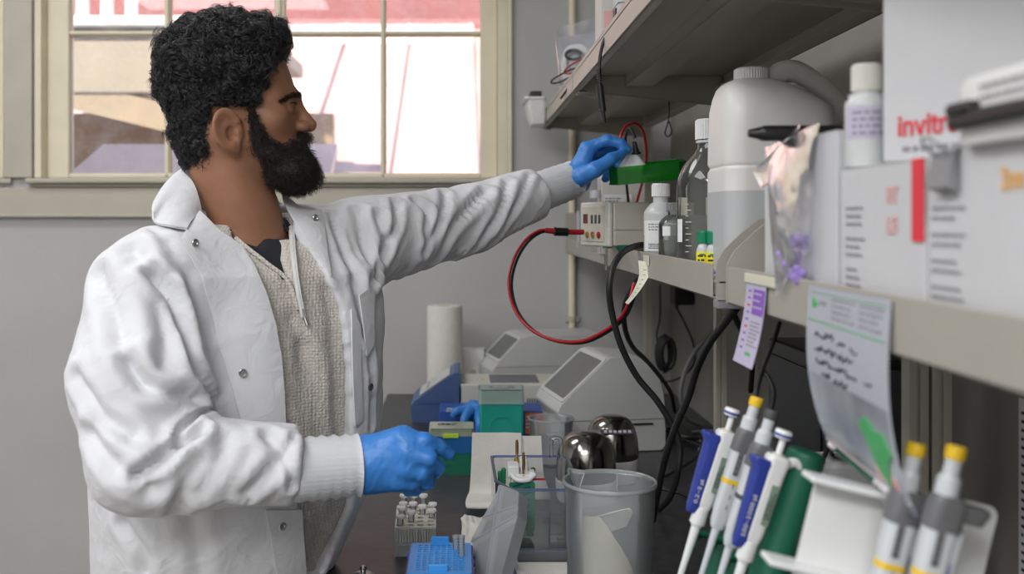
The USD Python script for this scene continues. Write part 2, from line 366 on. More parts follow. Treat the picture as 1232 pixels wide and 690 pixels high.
def window(n, cols, mz, x0, x1, z0, z1, stile):
    w = Thing('window_%d' % n, kind='structure', loc=(0, 0, 0))
    y0, y1 = YW + .035, YW + .085
    for a, b in ((x0, cols[0][0]), (cols[-1][1], x1)):              # outer frame and sash stile, stepped
        left = a == x0
        fa, fb = (a, a + .022) if left else (b - .032, b)
        w.part('frame_side', box(fa, fb, YW - .012, y1 + .1, z0, z1, .003), 'frame_cream')
        w.part('sash_stile', box(a + .022 if left else a, b if left else b - .032, y0, y1, z0, z1, .006), 'frame_cream')
    w.part('frame_head', box(x0, x1, YW - .012, y1 + .1, z1 - .04, z1, .003), 'frame_cream')
    w.part('sash_rail', box(cols[0][0], cols[-1][1], y0, y1, z0, wz(207.5), .005), 'frame_cream')
    for (a, b), (c, d) in zip(cols[:-1], cols[1:]):
        w.part('muntin', cat_(box(b, c, y0 + .008, y1 - .005, z0, z1, .004), box((b + c) / 2 - .006, (b + c) / 2 + .006, y0, y1, z0, z1, .003)), 'frame_cream')
    for z in mz:
        w.part('muntin', cat_(box(cols[0][0], cols[-1][1], y0 + .010, y1 - .006, z - .008, z + .008, .003), box(cols[0][0], cols[-1][1], y0 + .002, y1 - .002, z - .0045, z + .0045, .002)), 'frame_cream')
    zs = [wz(207.5)] + list(mz) + [z1 - .04]
    for a, b in cols:
        for c, d in zip(zs[:-1], zs[1:]):
            w.part('pane', box(a, b, y0 + .028, y0 + .031, c, d), 'window_glass', smooth=False)
    return w
MZ = [wz(37), wz(37) + .46]
w1 = window(1, [(wx(78), wx(193)), (wx(200.5), wx(327)), (wx(340), wx(456.5)), (wx(463), wx(578))], MZ, *O1, 0)
w1.part('sill', cat_(box(wx(36), wx(606), YW - .045, YW + .09, wz(221), wz(214.5), .006), box(wx(40), wx(602), YW - .02, YW, wz(225), wz(221), .003)), 'sill_paint')
w2 = window(2, [(wx(-230), wx(-118)), (wx(-112), wx(2.5))], MZ, *O2, 0)
w2.part('sill', box(wx(-270), wx(16), YW - .02, YW + .09, wz(221), wz(214.5), .005), 'sill_paint')
solo('trim_1', box(wx(7), wx(41), YW - .02, YW, wz(214), 2.86, .004), 'sill_paint', kind='structure')
solo('trim_2', cat_(box(wx(-300), wx(640), YW - .022, YW, wz(260), wz(226), .004), box(wx(-300), wx(640), YW - .026, YW, wz(261), wz(257.5), .002)), 'sill_paint', kind='structure')
solo('trim_3', box(wx(611), wx(616), YW - .016, YW + .02, wz(214), 2.88, .003), 'frame_cream', kind='structure')
solo('baseboard_back', box(XL, XR, YW - .015, YW, 0, .1, .004), 'sill_paint', kind='structure')
# cream conduit running up the back wall
cp = Thing('conduit_pipe', 'cream vertical conduit pipe running up the grey back wall beside the window', 'pipe', (wx(688), YW - .012, .91))
cp.part('pipe', cyl((0, 0, 0), (0, 0, 2.0), .0115, 16), 'frame_cream')
for z in (.22, 1.1): cp.part('clamp', cat_(box(-.022, .022, -.001, .012, z, z + .02, .002), cyl((0, 0, z), (0, 0, z + .02), .0135, 16)), 'sill_paint')

# ------------------------------------------------------------------ outside the window
solo('ground_outside', box(-30, 30, 3.7, 40, -3.2, -3.0), 'ground_outside', kind='structure')
rf = Thing('metal_roof', 'sunlit red standing-seam metal roof sloping up outside the window', 'roof', (0, 5.0, 1.25))
def roofpt(x, t): return V(x, t * 3.4, t * 1.75)
rf.part('roof_sheet', grid_sheet([[roofpt(-3.2, 0), roofpt(-3.2, 1)], [roofpt(3.5, 0), roofpt(3.5, 1)]], .03), 'red_roof', smooth=False)
for k in range(14):
    x = -3.1 + .5 * k + .18; d = V(0, -.02, .035)
    rf.part('seam', tube([roofpt(x, 0) + d, roofpt(x, 1) + d], .022, 6), 'red_roof')
rf.part('ridge_gutter', box(-3.2, 3.5, 3.36, 3.52, 1.73, 1.83, .02), 'red_roof_dark')
hs = Thing('red_house', 'red clapboard house wall standing above the metal roof outside', 'house', (0, 8.6, -3.0))
hs.part('wall', box(-4, 5, 0, 3, 0, 9), 'red_wall', smooth=False)
for k in range(6): hs.part('clapboard', box(-4, 5, -.04, 0, 6.1 + .3 * k, 6.36 + .3 * k, .01), 'red_wall')
sb = Thing('stair_landing', 'beige stucco stair landing with a white baluster railing outside the window', 'stairs', (X(200, 5), 4.85, 1.2))
lx0, lx1 = -2.6, X(327, 5.0) - X(200, 5)
sb.part('parapet', box(lx0, lx1, 0, .5, Z(117, 5) - 1.2, Z(41, 5) - 1.2, .01), 'stucco', smooth=False)
sb.part('ledge', box(lx0, lx1 + .03, -.05, .25, Z(41, 5) - 1.2, Z(28, 5) - 1.2, .01), 'rail_white')
for k in range(22): sb.part('baluster', cbox((lx0 + .05 + k * .115, .05, Z(28, 5) - 1.2 + .35), (.05, .05, .7), .006), 'rail_white')
sb.part('deck', box(lx0, lx1, .5, 1.15, Z(60, 5) - 1.2, Z(41, 5) - 1.2, .01), 'stucco', smooth=False)  # unseen slab added behind the parapet to block sun on the wall below
sb.part('handrail', box(lx0, lx1, 0, .1, Z(28, 5) - .5, Z(28, 5) - .42, .01), 'rail_white')
a, b = P(85, 122, 5.0) - sb.loc, P(330, 175, 5.0) - sb.loc
sb.part('stringer', grid_sheet([[a + V(-.6, -.10, .11), a + V(-.6, -.10, .24)], [b + V(.2, -.10, -.11), b + V(.2, -.10, .02)]], .08), 'beam_tan', smooth=False)
sb.part('soffit_wall', box(lx0, lx1 + .2, .9, 1.0, -.05, Z(117, 5) - 1.2, .0), 'timber_brown', smooth=False)
lr = [P(104, 182, 4.35) - sb.loc, P(345, 182, 4.35) - sb.loc]
sb.part('low_roof', grid_sheet([[lr[0] + V(-.12, -.5, -.34), lr[0] + V(.04, .1, .02)], [lr[1] + V(.2, -.5, -.34), lr[1] + V(.2, .1, .02)]], .04), 'red_roof', smooth=False)
sb.part('post', box(lx0 + .6, lx0 + .75, .1, .25, -4.2, .3), 'stucco', smooth=False)
sb.part('post', box(lx1 - .15, lx1, .1, .25, -4.2, .3), 'stucco', smooth=False)

# ================================================================== BENCH AND SHELVING
BX, BZ = -0.235, 0.91
bt = Thing('worktop', 'long black resin laboratory worktop running along the wall', 'worktop', (0, 0, BZ - .032))
bt.part('slab', box(BX, XR - .002, -.6, 3.30, 0, .032, .004), 'bench_black')
for k in range(4):
    c = Thing('base_cabinet', 'grey steel base cabinet under the black worktop, %s from the window' % ('first', 'second', 'third', 'fourth')[k], 'cabinet', (BX + .03, 3.28 - .96 * (k + 1), 0))
    c.part('body', box(.02, .88, .004, .956, .1, BZ - .0325, .002), 'cabinet_grey'); c.part('plinth', box(.08, .88, .004, .956, 0, .1), 'dark_grey_plastic')
    for j in range(2):
        d = c.part('door', box(0, .02, .008 + .475 * j, .475 + .475 * j, .11, .68, .003), 'cabinet_grey'); c.part('handle', tube([(-.0, .2 + .475 * j, .62), (-.025, .21 + .475 * j, .62), (-.025, .29 + .475 * j, .62), (0, .30 + .475 * j, .62)], .005, 8), 'steel', under=d)
        d = c.part('drawer', box(0, .02, .008 + .475 * j, .475 + .475 * j, .69, .865, .003), 'cabinet_grey'); c.part('handle', tube([(-.0, .2 + .475 * j, .78), (-.025, .21 + .475 * j, .78), (-.025, .29 + .475 * j, .78), (0, .30 + .475 * j, .78)], .005, 8), 'steel', under=d)

D1, D2, D3, D4 = 3.30, 2.36, 1.31, 0.30
LXF, UXF, XB = 0.33, 0.253, 0.575
LZ0, LZ1, LZS = CZ - .103, CZ - .057, CZ - .078           # lower shelf: bottom and top of its lip, its surface
UZ0, UZ1, UZS = CZ + .292, CZ + .338, CZ + .330           # upper shelf
def post(x, y, label):
    t = Thing('shelf_post', label, 'post', (x, y, BZ + .0005))
    t.part('post', cat_(box(-.0125, -.0015, -.012, .012, 0, 1.75, .001), box(.0015, .0125, -.012, .012, 0, 1.75, .001), box(-.003, .003, -.009, .011, 0, 1.75)), 'post_paint', smooth=False)
    t.part('foot', box(-.022, .022, -.022, .022, 0, .006, .002), 'post_paint')
post(.588, D1 - .02, 'tall cream slotted shelf post at the window end')
post(.588, D2, 'tall cream slotted shelf post behind the black cables')
post(.572, D3, 'cream slotted shelf post behind the hanging poster, further from wall')
post(.601, D3, 'cream slotted shelf post beside the wall behind the white pipette rack')

def plate(prof, y, th=.0035): return mv(to_xz(extr(prof, th)), (0, y, 0))
LOW = [(LXF, LZ0), (XB, LZ0), (XB, CZ + .005), (.40, CZ + .004), (.384, CZ + .001), (.365, CZ - .014), (.350, CZ - .028), (.340, CZ - .038), (LXF + .002, CZ - .052), (LXF, CZ - .060)]
SQ = [(LXF, LZ0), (XB, LZ0), (XB, CZ + .024), (LXF + .006, CZ + .024), (LXF, CZ + .018)]
def low_shelf(ya, yb, label, near, far):
    t = Thing('lower_shelf', label, 'shelf', (LXF, ya, LZ0))
    w = dict(world=True)
    t.part('deck', box(LXF + .003, XB, ya + .004, yb - .004, LZS - .004, LZS, .001), 'shelf_metal', **w)
    t.part('front_lip', cat_(box(LXF, LXF + .003, ya + .03, yb - .012, LZ0, LZ1, .001), box(LXF, LXF + .014, ya + .03, yb - .012, LZ0, LZ0 + .003, .001)), 'shelf_front', **w)
    t.part('rear_lip', box(XB - .003, XB, ya, yb, LZ0, LZ1), 'shelf_metal', **w)
    t.part('end_bracket', plate(near, ya + .004), 'shelf_front', smooth=40, **w)
    t.part('end_bracket', plate(far, yb - .008), 'shelf_front', smooth=40, **w)
    t.part('stiffener', box(LXF + .1, LXF + .16, ya + .01, yb - .01, LZ0 + .006, LZS - .004, .003), 'shelf_metal', **w)
    t.part('bracket_foot', box(LXF + .002, LXF + .07, ya + .006, ya + .03, LZ0 - .012, LZ0, .002), 'mid_grey_plastic', **w)
low_shelf(D2 + .012, D1, 'cream metal lower shelf nearest the window', LOW, SQ)
low_shelf(D3 + .030, D2 - .012, 'cream metal lower shelf carrying the power supply and bottles', LOW, LOW)
low_shelf(D4, D3 - .010, 'cream metal lower shelf carrying the white boxes and hanging poster', LOW, LOW)
def high_shelf(ya, yb, label):
    t = Thing('upper_shelf', label, 'shelf', (UXF, ya, UZ0)); w = dict(world=True)
    t.part('deck', box(UXF, XB + .02, ya, yb, UZS - .004, UZS, .001), 'shelf_metal', **w)
    t.part('front_lip', cat_(box(UXF, UXF + .003, ya, yb, UZ0, UZ1, .001), box(UXF, UXF + .016, ya, yb, UZ0, UZ0 + .003, .001)), 'shelf_front', **w)
    t.part('rear_lip', cat_(box(XB + .017, XB + .02, ya, yb, UZ0, UZ1), box(XB - .012, XB + .02, ya, yb, UZ0, UZ0 + .003)), 'shelf_metal', **w)
    for y in (ya, yb - .003): t.part('end_flange', box(UXF + .003, XB + .02, y, y + .003, UZ0, UZS), 'shelf_metal', **w)
    x = UXF + .115
    t.part('stiffener', cat_(box(x, x + .003, ya + .02, yb - .02, UZS - .028, UZS - .004), box(x, x + .06, ya + .02, yb - .02, UZS - .030, UZS - .027), box(x + .057, x + .06, ya + .02, yb - .02, UZS - .028, UZS - .004)), 'shelf_metal', smooth=False, **w)
    for y in (ya + .012, yb - .014):
        t.part('arm_bracket', plate([(UXF + .02, UZ0 + .002), (XB + .01, UZ0 - .030), (XB + .01, UZS - .005), (UXF + .02, UZS - .005)], y, .0025), 'shelf_metal', **w)
        t.part('clip', cbox((UXF + .02, y, UZ0 - .003), (.02, .012, .006), .002), 'steel', **w)
high_shelf(D2 + .006, D1, 'glossy cream upper shelf nearest the window')
high_shelf(D3 + .01, D2 - .006, 'glossy cream upper shelf over the power supply and jug')
high_shelf(D4, D3 - .004, 'glossy cream upper shelf over the white boxes')
# ================================================================== THINGS ON THE WORKTOP
def B(px, py):
    """The point of the worktop that the pixel shows."""
    return P(px, py, (CZ - BZ) * F / (py - PPY))
def vessel(r0, r1, h, th=.0016, rim=.0025, foot=.004):
    return lathe([(0, 0), (r0 - foot, 0), (r0, foot), (r1, h - .006), (r1 + rim, h - .003), (r1 + rim, h), (r1 - th, h), (r0 - th, foot + .002), (0, foot)], 48)

# --- paper towel roll
t = Thing('paper_towel_roll', 'white paper towel roll standing upright in front of the grey wall', 'paper towel', (X(535, 3.18), 3.18, BZ))
prof = [(.021, 0), (.053, 0), (.054, .004), (.054, .286), (.052, .290), (.021, .290)]
t.part('paper', lathe(prof, 48, closed=True), 'towel_paper')
t.part('core', lathe([(.0185, .001), (.0208, .001), (.0208, .2895), (.0185, .2895)], 32, closed=True), 'towel_brown')
t.part('loose_end', grid_sheet([[(.0545 * math.cos(a), .0545 * math.sin(a), z) for z in (.002, .14, .288)] for a in np.linspace(-2.2, -.9, 8)], .0006), 'towel_paper')
# --- small carton with a hole
t = Thing('small_carton', 'small white carton with a round hole, beside the paper towel roll', 'carton', (X(569, 3.255), 3.255, BZ), rotz=-8)
t.part('box', box(-.034, .036, -.02, .03, 0, .150, .0015), 'paper_white'); t.part('lid_flap', box(-.035, .037, -.022, -.0202, .118, .150, .0006), 'paper_white')
t.part('hole', cyl((.004, -.0208, .078), (.004, -.0202, .078), .009, 20), 'towel_brown')

# --- instruments with slanted screens
def cycler(name, label, px0, py0, D, pts, screen, w, mats, base_h, turn=0):
    s = F / D; t = Thing(name, label, 'instrument', (X(px0, D), D, BZ), rotz=turn)
    prof = [((x - px0) / s, (py0 - y) / s) for x, y in pts]; poly = Polygon(prof).buffer(-.010).buffer(.010, quad_segs=5)
    t.part('housing', to_xz(extr(poly.intersection(shapely.box(-1, base_h, 1, 1)), w)), mats[0], smooth=25)
    t.part('base', mv(to_xz(extr(poly.buffer(-.002).intersection(shapely.box(-1, 0, 1, base_h - .002)), w - .006)), (0, .003, 0)), mats[0], smooth=25)
    a, b = [V((x - px0) / s, 0, (py0 - y) / s) for x, y in screen]; d = (b - a) / np.linalg.norm(b - a); n = V(-d[2], 0, d[0])
    f = frame_at(a + n * .0006 + V(0, w - .012, 0), (0, -1, 0), d); L = np.linalg.norm(b - a)
    t.part('screen_frame', f(extr(rrect(w - .006, L + .014, .012, (w - .024) / 2, L / 2).difference(rrect(w - .03, L - .006, .008, (w - .024) / 2, L / 2)), .003)), mats[0], smooth=25)
    t.part('screen', f(extr(rrect(w - .03, L - .006, .008, (w - .024) / 2, L / 2), .0012)), 'screen_grey', smooth=False)
    return t, s
far, s = cycler('thermal_cycler', 'pale grey benchtop instrument with slanted screen against the back wall', 592, 480, 3.05,
       [(592, 480), (592, 436), (600, 427), (630, 397), (640, 395), (735, 395), (752, 404), (764, 432), (766, 480)], [(602.5, 424.5), (628, 399)], .20, ('instrument_grey',), .06, 11)
far.part('seam', box(.012, .42, -.001, .001, .118, .119), 'mid_grey_plastic')
near, s = cycler('thermal_cycler', 'pale grey benchtop instrument with slanted screen behind the steel domes', 672, 547, 2.44,
       [(682, 547), (678, 512), (671, 497), (676, 487), (735, 433), (742, 432), (784, 436), (796, 447), (804, 478), (808, 520), (808, 540), (803, 547)], [(680, 483.4), (731, 436.7)], .23, ('instrument_grey',), .078, 9)
near.part('slot', box(.182, .232, -.001, .004, .064, .068), 'black_plastic'); near.part('foot', box(.03, .05, .01, .03, -.0005, .003), 'black_rubber'); near.part('foot', box(.22, .24, .01, .03, -.0005, .003), 'black_rubber')

# --- blue and white heat block
D = 2.83; s = F / D
t = Thing('heat_block', 'low blue and grey benchtop heater with sloping blue control panel', 'instrument', (X(495, D), D, BZ))
q = lambda x, y: ((x - 495) / s, (508 - y) / s)
t.part('body', box(q(551, 0)[0], q(684, 0)[0], 0, .20, .004, .104, .004), 'off_white_plastic')
t.part('front_panel', to_xz(extr(Polygon([q(496, 508), q(494, 488), q(499, 482), q(546, 449), q(553, 448), q(555, 470), q(555, 508)]).buffer(-.003).buffer(.003), .20)), 'instrument_blue', smooth=25)
a, b = V(*[q(502, 481)[0], 0, q(502, 481)[1]]), V(q(545, 451)[0], 0, q(545, 451)[1]); d = (b - a) / np.linalg.norm(b - a)
f = frame_at(a + V(-.002, .18, .003), (0, -1, 0), d); L = np.linalg.norm(b - a)
lab = t.part('panel_label', f(extr(rrect(.16, L * .86, .006, .08, L / 2), .0012)), 'light_grey_plastic', smooth=False)
rng = np.random.default_rng(4)
t.part('button_row', mv(f(cat_(*[mv(extr(rrect(.012, .010, .002), .0014), (.025 + .022 * k, L * .3, 0)) for k in range(6)]))), 'mid_grey_plastic', under=lab)
t.part('panel_groove', box(.02, .125, -.0008, .001, .050, .052), 'royal_blue')
t.part('keypad', box(q(590, 0)[0], q(650, 0)[0], .03, .17, .1035, .106, .001), 'screen_dark', smooth=False)
for k in range(10): t.part('vent', box(q(634, 0)[0] + .0065 * k, q(634, 0)[0] + .0065 * k + .003, -.001, .001, .020, .066), 'dark_grey_plastic', smooth=False)
for k in range(4): t.part('led_key', box(.145 + .016 * k, .153 + .016 * k, .08, .088, .1035, .1055, .0008), 'yellow_plastic' if k == 3 else 'light_grey_plastic')
t.part('knob', cat_(cyl((.425, .1, .078), (.440, .1, .078), .012, 20), cyl((.440, .1, .078), (.444, .1, .078), .009, 20)), 'dark_grey_plastic')
t.part('blue_foot', box(.006, .12, .01, .19, 0, .005), 'black_rubber')

# --- glove box with a glove pulled half out
D = 2.66; s = F / D
gb = Thing('glove_box', 'flat dark blue glove dispenser box behind the tip boxes', 'box', (X(592, D), D, BZ))
gb.part('carton', box(-.135, .135, 0, .125, 0, .062, .0015), 'box_blue'); gb.part('opening', extr(rrect(.11, .045, .02, -.01, .06), .001, .0617), 'black_plastic')
gb.part('printed_band', box(.085, .1352, -.0006, .0, .004, .058), 'orange_card', smooth=False)
gb.part('letter', mv(text('Rob', .020, .0006, True), (-.118, .022, .062)), 'card_white', smooth=False)
gb.part('print', mv(bars(rng, .10, 3, .009), (-.118, .014, .062)), 'lilac_paper', smooth=False)
gb.part('side_print', mv(bars(rng, .045, 4, .009), (.086, -.0012, .05), rx=90), 'card_white', smooth=False)
# crumpled glove
def blob(n, seed, amp, freq, sub=4):
    m = trimesh.creation.icosphere(sub); v = np.array(m.vertices); return v * (1 + amp * (meshkit.fbm(v * freq + 9 + seed, 4, seed) - .5))[:, None], np.array(m.faces)
gl = union(mv((blob(0, 3, .5, 1.6)[0] * [.035, .030, .026], blob(0, 3, .5, 1.6)[1])), tube([(-.01, -.01, 0), (-.045, -.028, .002), (-.055, -.03, -.012)], [.014, .012, .008], 10, 5), tube([(-.01, -.02, .004), (-.025, -.052, -.01), (-.03, -.06, -.03)], [.014, .011, .008], 10, 5), tube([(.01, -.02, -.005), (.012, -.055, -.02), (.01, -.06, -.045)], [.015, .012, .009], 10, 5))
solo('spare_glove', mv(gl, P(571, 493, 2.665)), 'glove_blue', 'crumpled blue glove pulled out of the dispenser box', 'glove', smooth=60)

# --- tip boxes
D = 2.58; s = F / D
t = Thing('tip_box', 'tall teal pipette tip box with frosted lid and oval label', 'tip box', (X(603.5, D), D, BZ))
t.part('body', extr(rrect(.108, .080, .006, 0, .04), .095), 'teal_box', smooth=25)
t.part('lid', cat_(extr(rrect(.111, .083, .007, 0, .04).difference(rrect(.107, .079, .006, 0, .04)), .036, .094), extr(rrect(.111, .083, .007, 0, .04), .002, .128), extr(rrect(.114, .086, .007, 0, .04).difference(rrect(.107, .079, .006, 0, .04)), .004, .094)), 'teal_lid', smooth=25)
t.part('oval_label', mv(extr(affinity.scale(Point(0, 0).buffer(.03), 1.15, .62), .0006), (.002, .04, .1302)), 'screen_grey', smooth=False)
t.part('label_print', mv(bars(rng, .045, 4, .006), (-.02, .052, .1308)), 'card_white', smooth=False)
t.part('front_arch', to_xz(mv(extr(Polygon([(-.032, 0), (-.026, .04), (-.015, .052), (.015, .052), (.026, .04), (.032, 0), (.029, 0), (.023, .038), (.013, .049), (-.013, .049), (-.023, .038), (-.029, 0)]), .0015), (0, .012, -.0015))), 'teal_box', smooth=False)
D = 2.25; s = F / D
t = Thing('tip_box', 'blue and green stacked pipette tip box with clear lid by the glove', 'tip box', (X(543, D), D, BZ))
t.part('green_base', extr(rrect(.094, .074, .005, 0, .037), .046), 'tip_green', smooth=25)
t.part('base_rib', cat_(*[box(-.048, .048, -.0012, .0, .008 + .012 * k, .011 + .012 * k) for k in range(3)]), 'tip_green', smooth=False)
t.part('blue_tray', extr(rrect(.098, .078, .005, 0, .037), .036, .0465), 'tip_blue', smooth=25)
t.part('yellow_latch', box(-.018, .016, -.006, -.001, .080, .089, .001), 'tip_yellow')
t.part('lid', cat_(extr(rrect(.097, .077, .006, 0, .037).difference(rrect(.093, .073, .005, 0, .037)), .016, .0828), extr(rrect(.097, .077, .006, 0, .037), .002, .098), extr(rrect(.1, .08, .006, 0, .037).difference(rrect(.093, .073, .005, 0, .037)), .003, .0828)), 'lid_green_clear', smooth=25)
t.part('rack_plate', extr(rrect(.090, .070, .004, 0, .037), .003, .083), 'lid_green_clear', smooth=False)
t.part('lid_print', mv(bars(rng, .05, 3, .008), (-.03, .055, .1002)), 'black_print', smooth=False)

# --- small beaker
D = 2.36
t = Thing('small_beaker', 'small cloudy plastic beaker in front of the glove box', 'beaker', (X(663, D), D, BZ))
t.part('cup', vessel(.044, .050, .102), 'cloudy_plastic', smooth=40)
t.part('rim', lathe([(.0505, .099), (.0535, .1), (.0535, .1025), (.050, .103)], 40, closed=True), 'cloudy_rim')
t.part('scale', cat_(*[mv(box(-.011 if k % 2 else -.018, .004, -.001, .0, .02 + .009 * k, .0212 + .009 * k), (.006, -.0465 - .0006 * k, 0)) for k in range(8)]), 'card_white', smooth=False)

# --- steel domes
def dome_thing(label, px, D, r, h, hb, slot):
    t = Thing('steel_dome', label, 'centrifuge', (X(px, D), D, BZ))
    t.part('base', lathe([(0, .002), (r * .9, .002), (r * .96, .008), (r, hb - .004), (r * .98, hb), (0, hb)], 48), 'light_grey_plastic', smooth=40)
    pr = [(r * .97, hb), (r * .985, hb + .006)] + [(r * .985 * math.cos(a) ** .55, hb + .006 + (h - hb - .006) * math.sin(a) ** .9) for a in np.linspace(.08, math.pi / 2, 16)]; pr[-1] = (0, h)
    t.part('dome', lathe(pr, 56), 'chrome', smooth=60)
    for a in (.8, 2.4, 4.0, 5.5): t.part('foot', cyl((r * .7 * math.cos(a), r * .7 * math.sin(a), 0), (r * .7 * math.cos(a), r * .7 * math.sin(a), .003), .007, 12), 'black_rubber')
    if slot:
        f = frame_at((-.03, -r * .80, h * .80), (1, 0, 0), (0, .62, .6))
        t.part('slot_plate', f(extr(rrect(.07, .012, .005, .035, 0), .0035)), 'dark_grey_plastic')
        t.part('slot_window', f(cat_(*[extr(rrect(.006, .006, .001, .01 + .010 * k, 0), .0042) for k in range(6)])), 'light_grey_plastic', smooth=False)
    return t
dome_thing('polished steel dome with a slotted dark strip, behind the other dome', 736, 2.20, .057, .138, .05, True)
dome_thing('smooth polished steel dome next to the big beaker', 705, 2.04, .060, .135, .045, False)

# --- folded paper towels leaning by the tank
def towel(rows, D0, seed, amp=.003, th=.0012, n=26, m=24):
    """rows: list of (left px, right px, py, depth) from top to bottom."""
    L = smooth_path([P(a, y, d) for a, b, y, d in rows], 6); R = smooth_path([P(b, y, d) for a, b, y, d in rows], 6)
    u = np.linspace(0, 1, n)[None, :, None]; g = L[:, None] * (1 - u) + R[:, None] * u
    g = g + amp * (meshkit.fbm(g * 22 + seed, 3, seed)[..., None] - .5) * V(.4, 2, .6)
    return grid_sheet(g, th)
t = Thing('folded_towel', 'folded white paper towel standing against the tip boxes, its foot curled', 'paper towel', tuple(P(600, 605, 1.98)))
t.part('front_fold', towel([(568, 627, 520, 2.06), (567, 628, 555, 2.045), (565, 630, 588, 2.03), (562, 632, 597, 2.00), (560, 634, 604, 1.955), (563, 634, 611, 1.945), (580, 634, 608, 1.97)], 2, 3), 'towel_paper', smooth=50, world=True)
t.part('back_fold', towel([(622, 651, 524, 2.075), (623, 653, 560, 2.06), (624, 655, 590, 2.05), (624, 656, 601, 2.045)], 2, 5), 'towel_paper', smooth=50, world=True)
# --- crumpled tissue under the tank lid
g = np.array([[(x, y, 0.0) for y in np.linspace(0, 1, 40)] for x in np.linspace(0, 1, 40)])
c0, c1, c2, c3 = B(553, 627), B(606, 620), B(630, 706), B(560, 712)
u, v_ = g[..., 0:1], g[..., 1:2]; w = (c0 * (1 - u) + c1 * u) * (1 - v_) + (c3 * (1 - u) + c2 * u) * v_
hgt = np.maximum(0, .034 * (meshkit.fbm(g * 3.1 + 4, 4, 2) - .36)) + .002
w = w + hgt[..., None] * V(.25, .2, 1)
solo('tissue', grid_sheet(w, .0012), 'towel_paper', 'crumpled white tissue lying between the blue rack and the gel tank', 'tissue', smooth=50)

# --- electrophoresis tank
ZT = .108
tk = Thing('gel_tank', 'clear plastic gel tank holding a white and green electrode module', 'gel tank', (.12, 1.71, BZ))
foot = Polygon([(-.064, .245), (-.062, .06), (-.045, .015), (-.036, 0), (.078, 0), (.078, .245)]).buffer(-.012).buffer(.012, quad_segs=6)
inner = foot.buffer(-.003)
tk.part('wall', extr(foot.difference(inner), ZT - .004, .004), 'clear_plastic', smooth=30)
tk.part('floor', extr(foot, .004), 'clear_plastic', smooth=False)
tk.part('rim', extr(foot.buffer(.002).difference(inner.buffer(-.0005)), .0035, ZT - .003), 'clear_edge', smooth=30)
tk.part('foot_edge', extr(foot.buffer(.0015).difference(inner), .0035, 0), 'clear_edge', smooth=30)
tk.part('guide_loop', tube([(.048, .225, ZT), (.048, .228, ZT + .030), (.052, .228, ZT + .036), (.062, .228, ZT + .036), (.066, .228, ZT + .030), (.066, .225, ZT)], .0035, 8, 4), 'clear_plastic', smooth=60)
tk.part('inner_rib', box(.028, .031, .05, .2, .004, .085), 'clear_plastic', smooth=False)
tk.part('foot_block', cat_(box(.030, .072, .02, .06, .004, .014, .002), cyl((.05, .04, .014), (.05, .04, .017), .010, 24)), 'clear_plastic')
em = Thing('electrode_module', 'white electrode module with slotted green panel and two brass pins, inside the clear tank', 'electrode module', tuple(P(628, 652, 1.78) * V(1, 1, 0) + V(0, 0, BZ + .006)))
pan = rrect(.044, .082, .003, .0, .055)
for k in range(7): pan = pan.difference(LineString([(-.014, .026 + .0105 * k), (.013, .036 + .0105 * k)]).buffer(.0016))
em.part('green_panel', mv(to_xz(extr(pan, .004)), (0, -.004, 0)), 'comb_green', smooth=False)
em.part('panel_leg', box(-.021, -.016, -.004, 0, 0, .02), 'comb_green', smooth=False); em.part('panel_leg', box(.008, .02, -.004, 0, .004, .016), 'comb_green', smooth=False)
em.part('back_plate', box(-.022, .022, .0, .003, .014, .094), 'rack_blue_dark', smooth=False)
em.part('core', cat_(box(-.018, .020, .003, .05, .01, .108, .003), box(-.024, -.004, .006, .045, .10, .122, .003), box(-.002, .012, .02, .05, .10, .130, .003), box(.012, .024, .004, .03, .098, .112, .003)), 'white_plastic')
for bb_ in ((-.034, -.026, .03, .04, .084, .112, .002), (-.04, -.033, .034, .044, .08, .106, .002), (.018, .026, .04, .05, .09, .110, .002)): em.part('cam_clip', box(*bb_), 'comb_green')
em.part('saddle', tube([(-.018, .002, .108), (-.008, -.004, .101), (.010, -.004, .101), (.022, .004, .108)], .0045, 8, 4), 'white_gloss', smooth=60)
for px, x, y, z0, z1 in ((618, -.006, .05, .122, .158), (629, .003, .008, .104, .145)):
    em.part('brass_pin', cat_(cyl((x, y, z0), (x, y, z1), .0021, 12), cyl((x, y, z0 + .012), (x, y, z1 - .004), .0027, 12), cyl((x, y, z0 - .004), (x, y, z0 + .003), .005, 12)), 'gold_metal')
em.part('red_wire', box(.016, .040, .004, .007, .098, .101), 'red_rubber')
# tank lid leaning against the tank
t = Thing('tank_lid', 'milky clear plastic tank lid leaning against the gel tank', 'lid', tuple(B(590, 700)))
A = [P(602, 583, 1.665), P(624, 591, 1.625), P(629, 624, 1.60), P(601, 690, 1.54), P(593, 704, 1.525), P(572, 697, 1.575), P(576, 652, 1.645)]
cen = sum(A) / len(A); nn = np.cross(A[1] - A[0], A[5] - A[0]); nn /= np.linalg.norm(nn); nn = nn if nn[1] < 0 else -nn
fx = (A[1] - A[0]) / np.linalg.norm(A[1] - A[0]); fz = np.cross(nn, fx)
pl = [((p - cen) @ fx, (p - cen) @ fz) for p in A]; FR = lambda m: (mf(m)[0] @ np.stack([fx, fz, nn], 1).T + cen, mf(m)[1])
PL = Polygon(pl).buffer(-.004).buffer(.004)
t.part('panel', FR(extr(PL, .002)), 'milky_lid', smooth=False, world=True)
t.part('skirt', FR(extr(PL.difference(PL.buffer(-.002)), .020, -.020)), 'milky_lid', smooth=False, world=True)
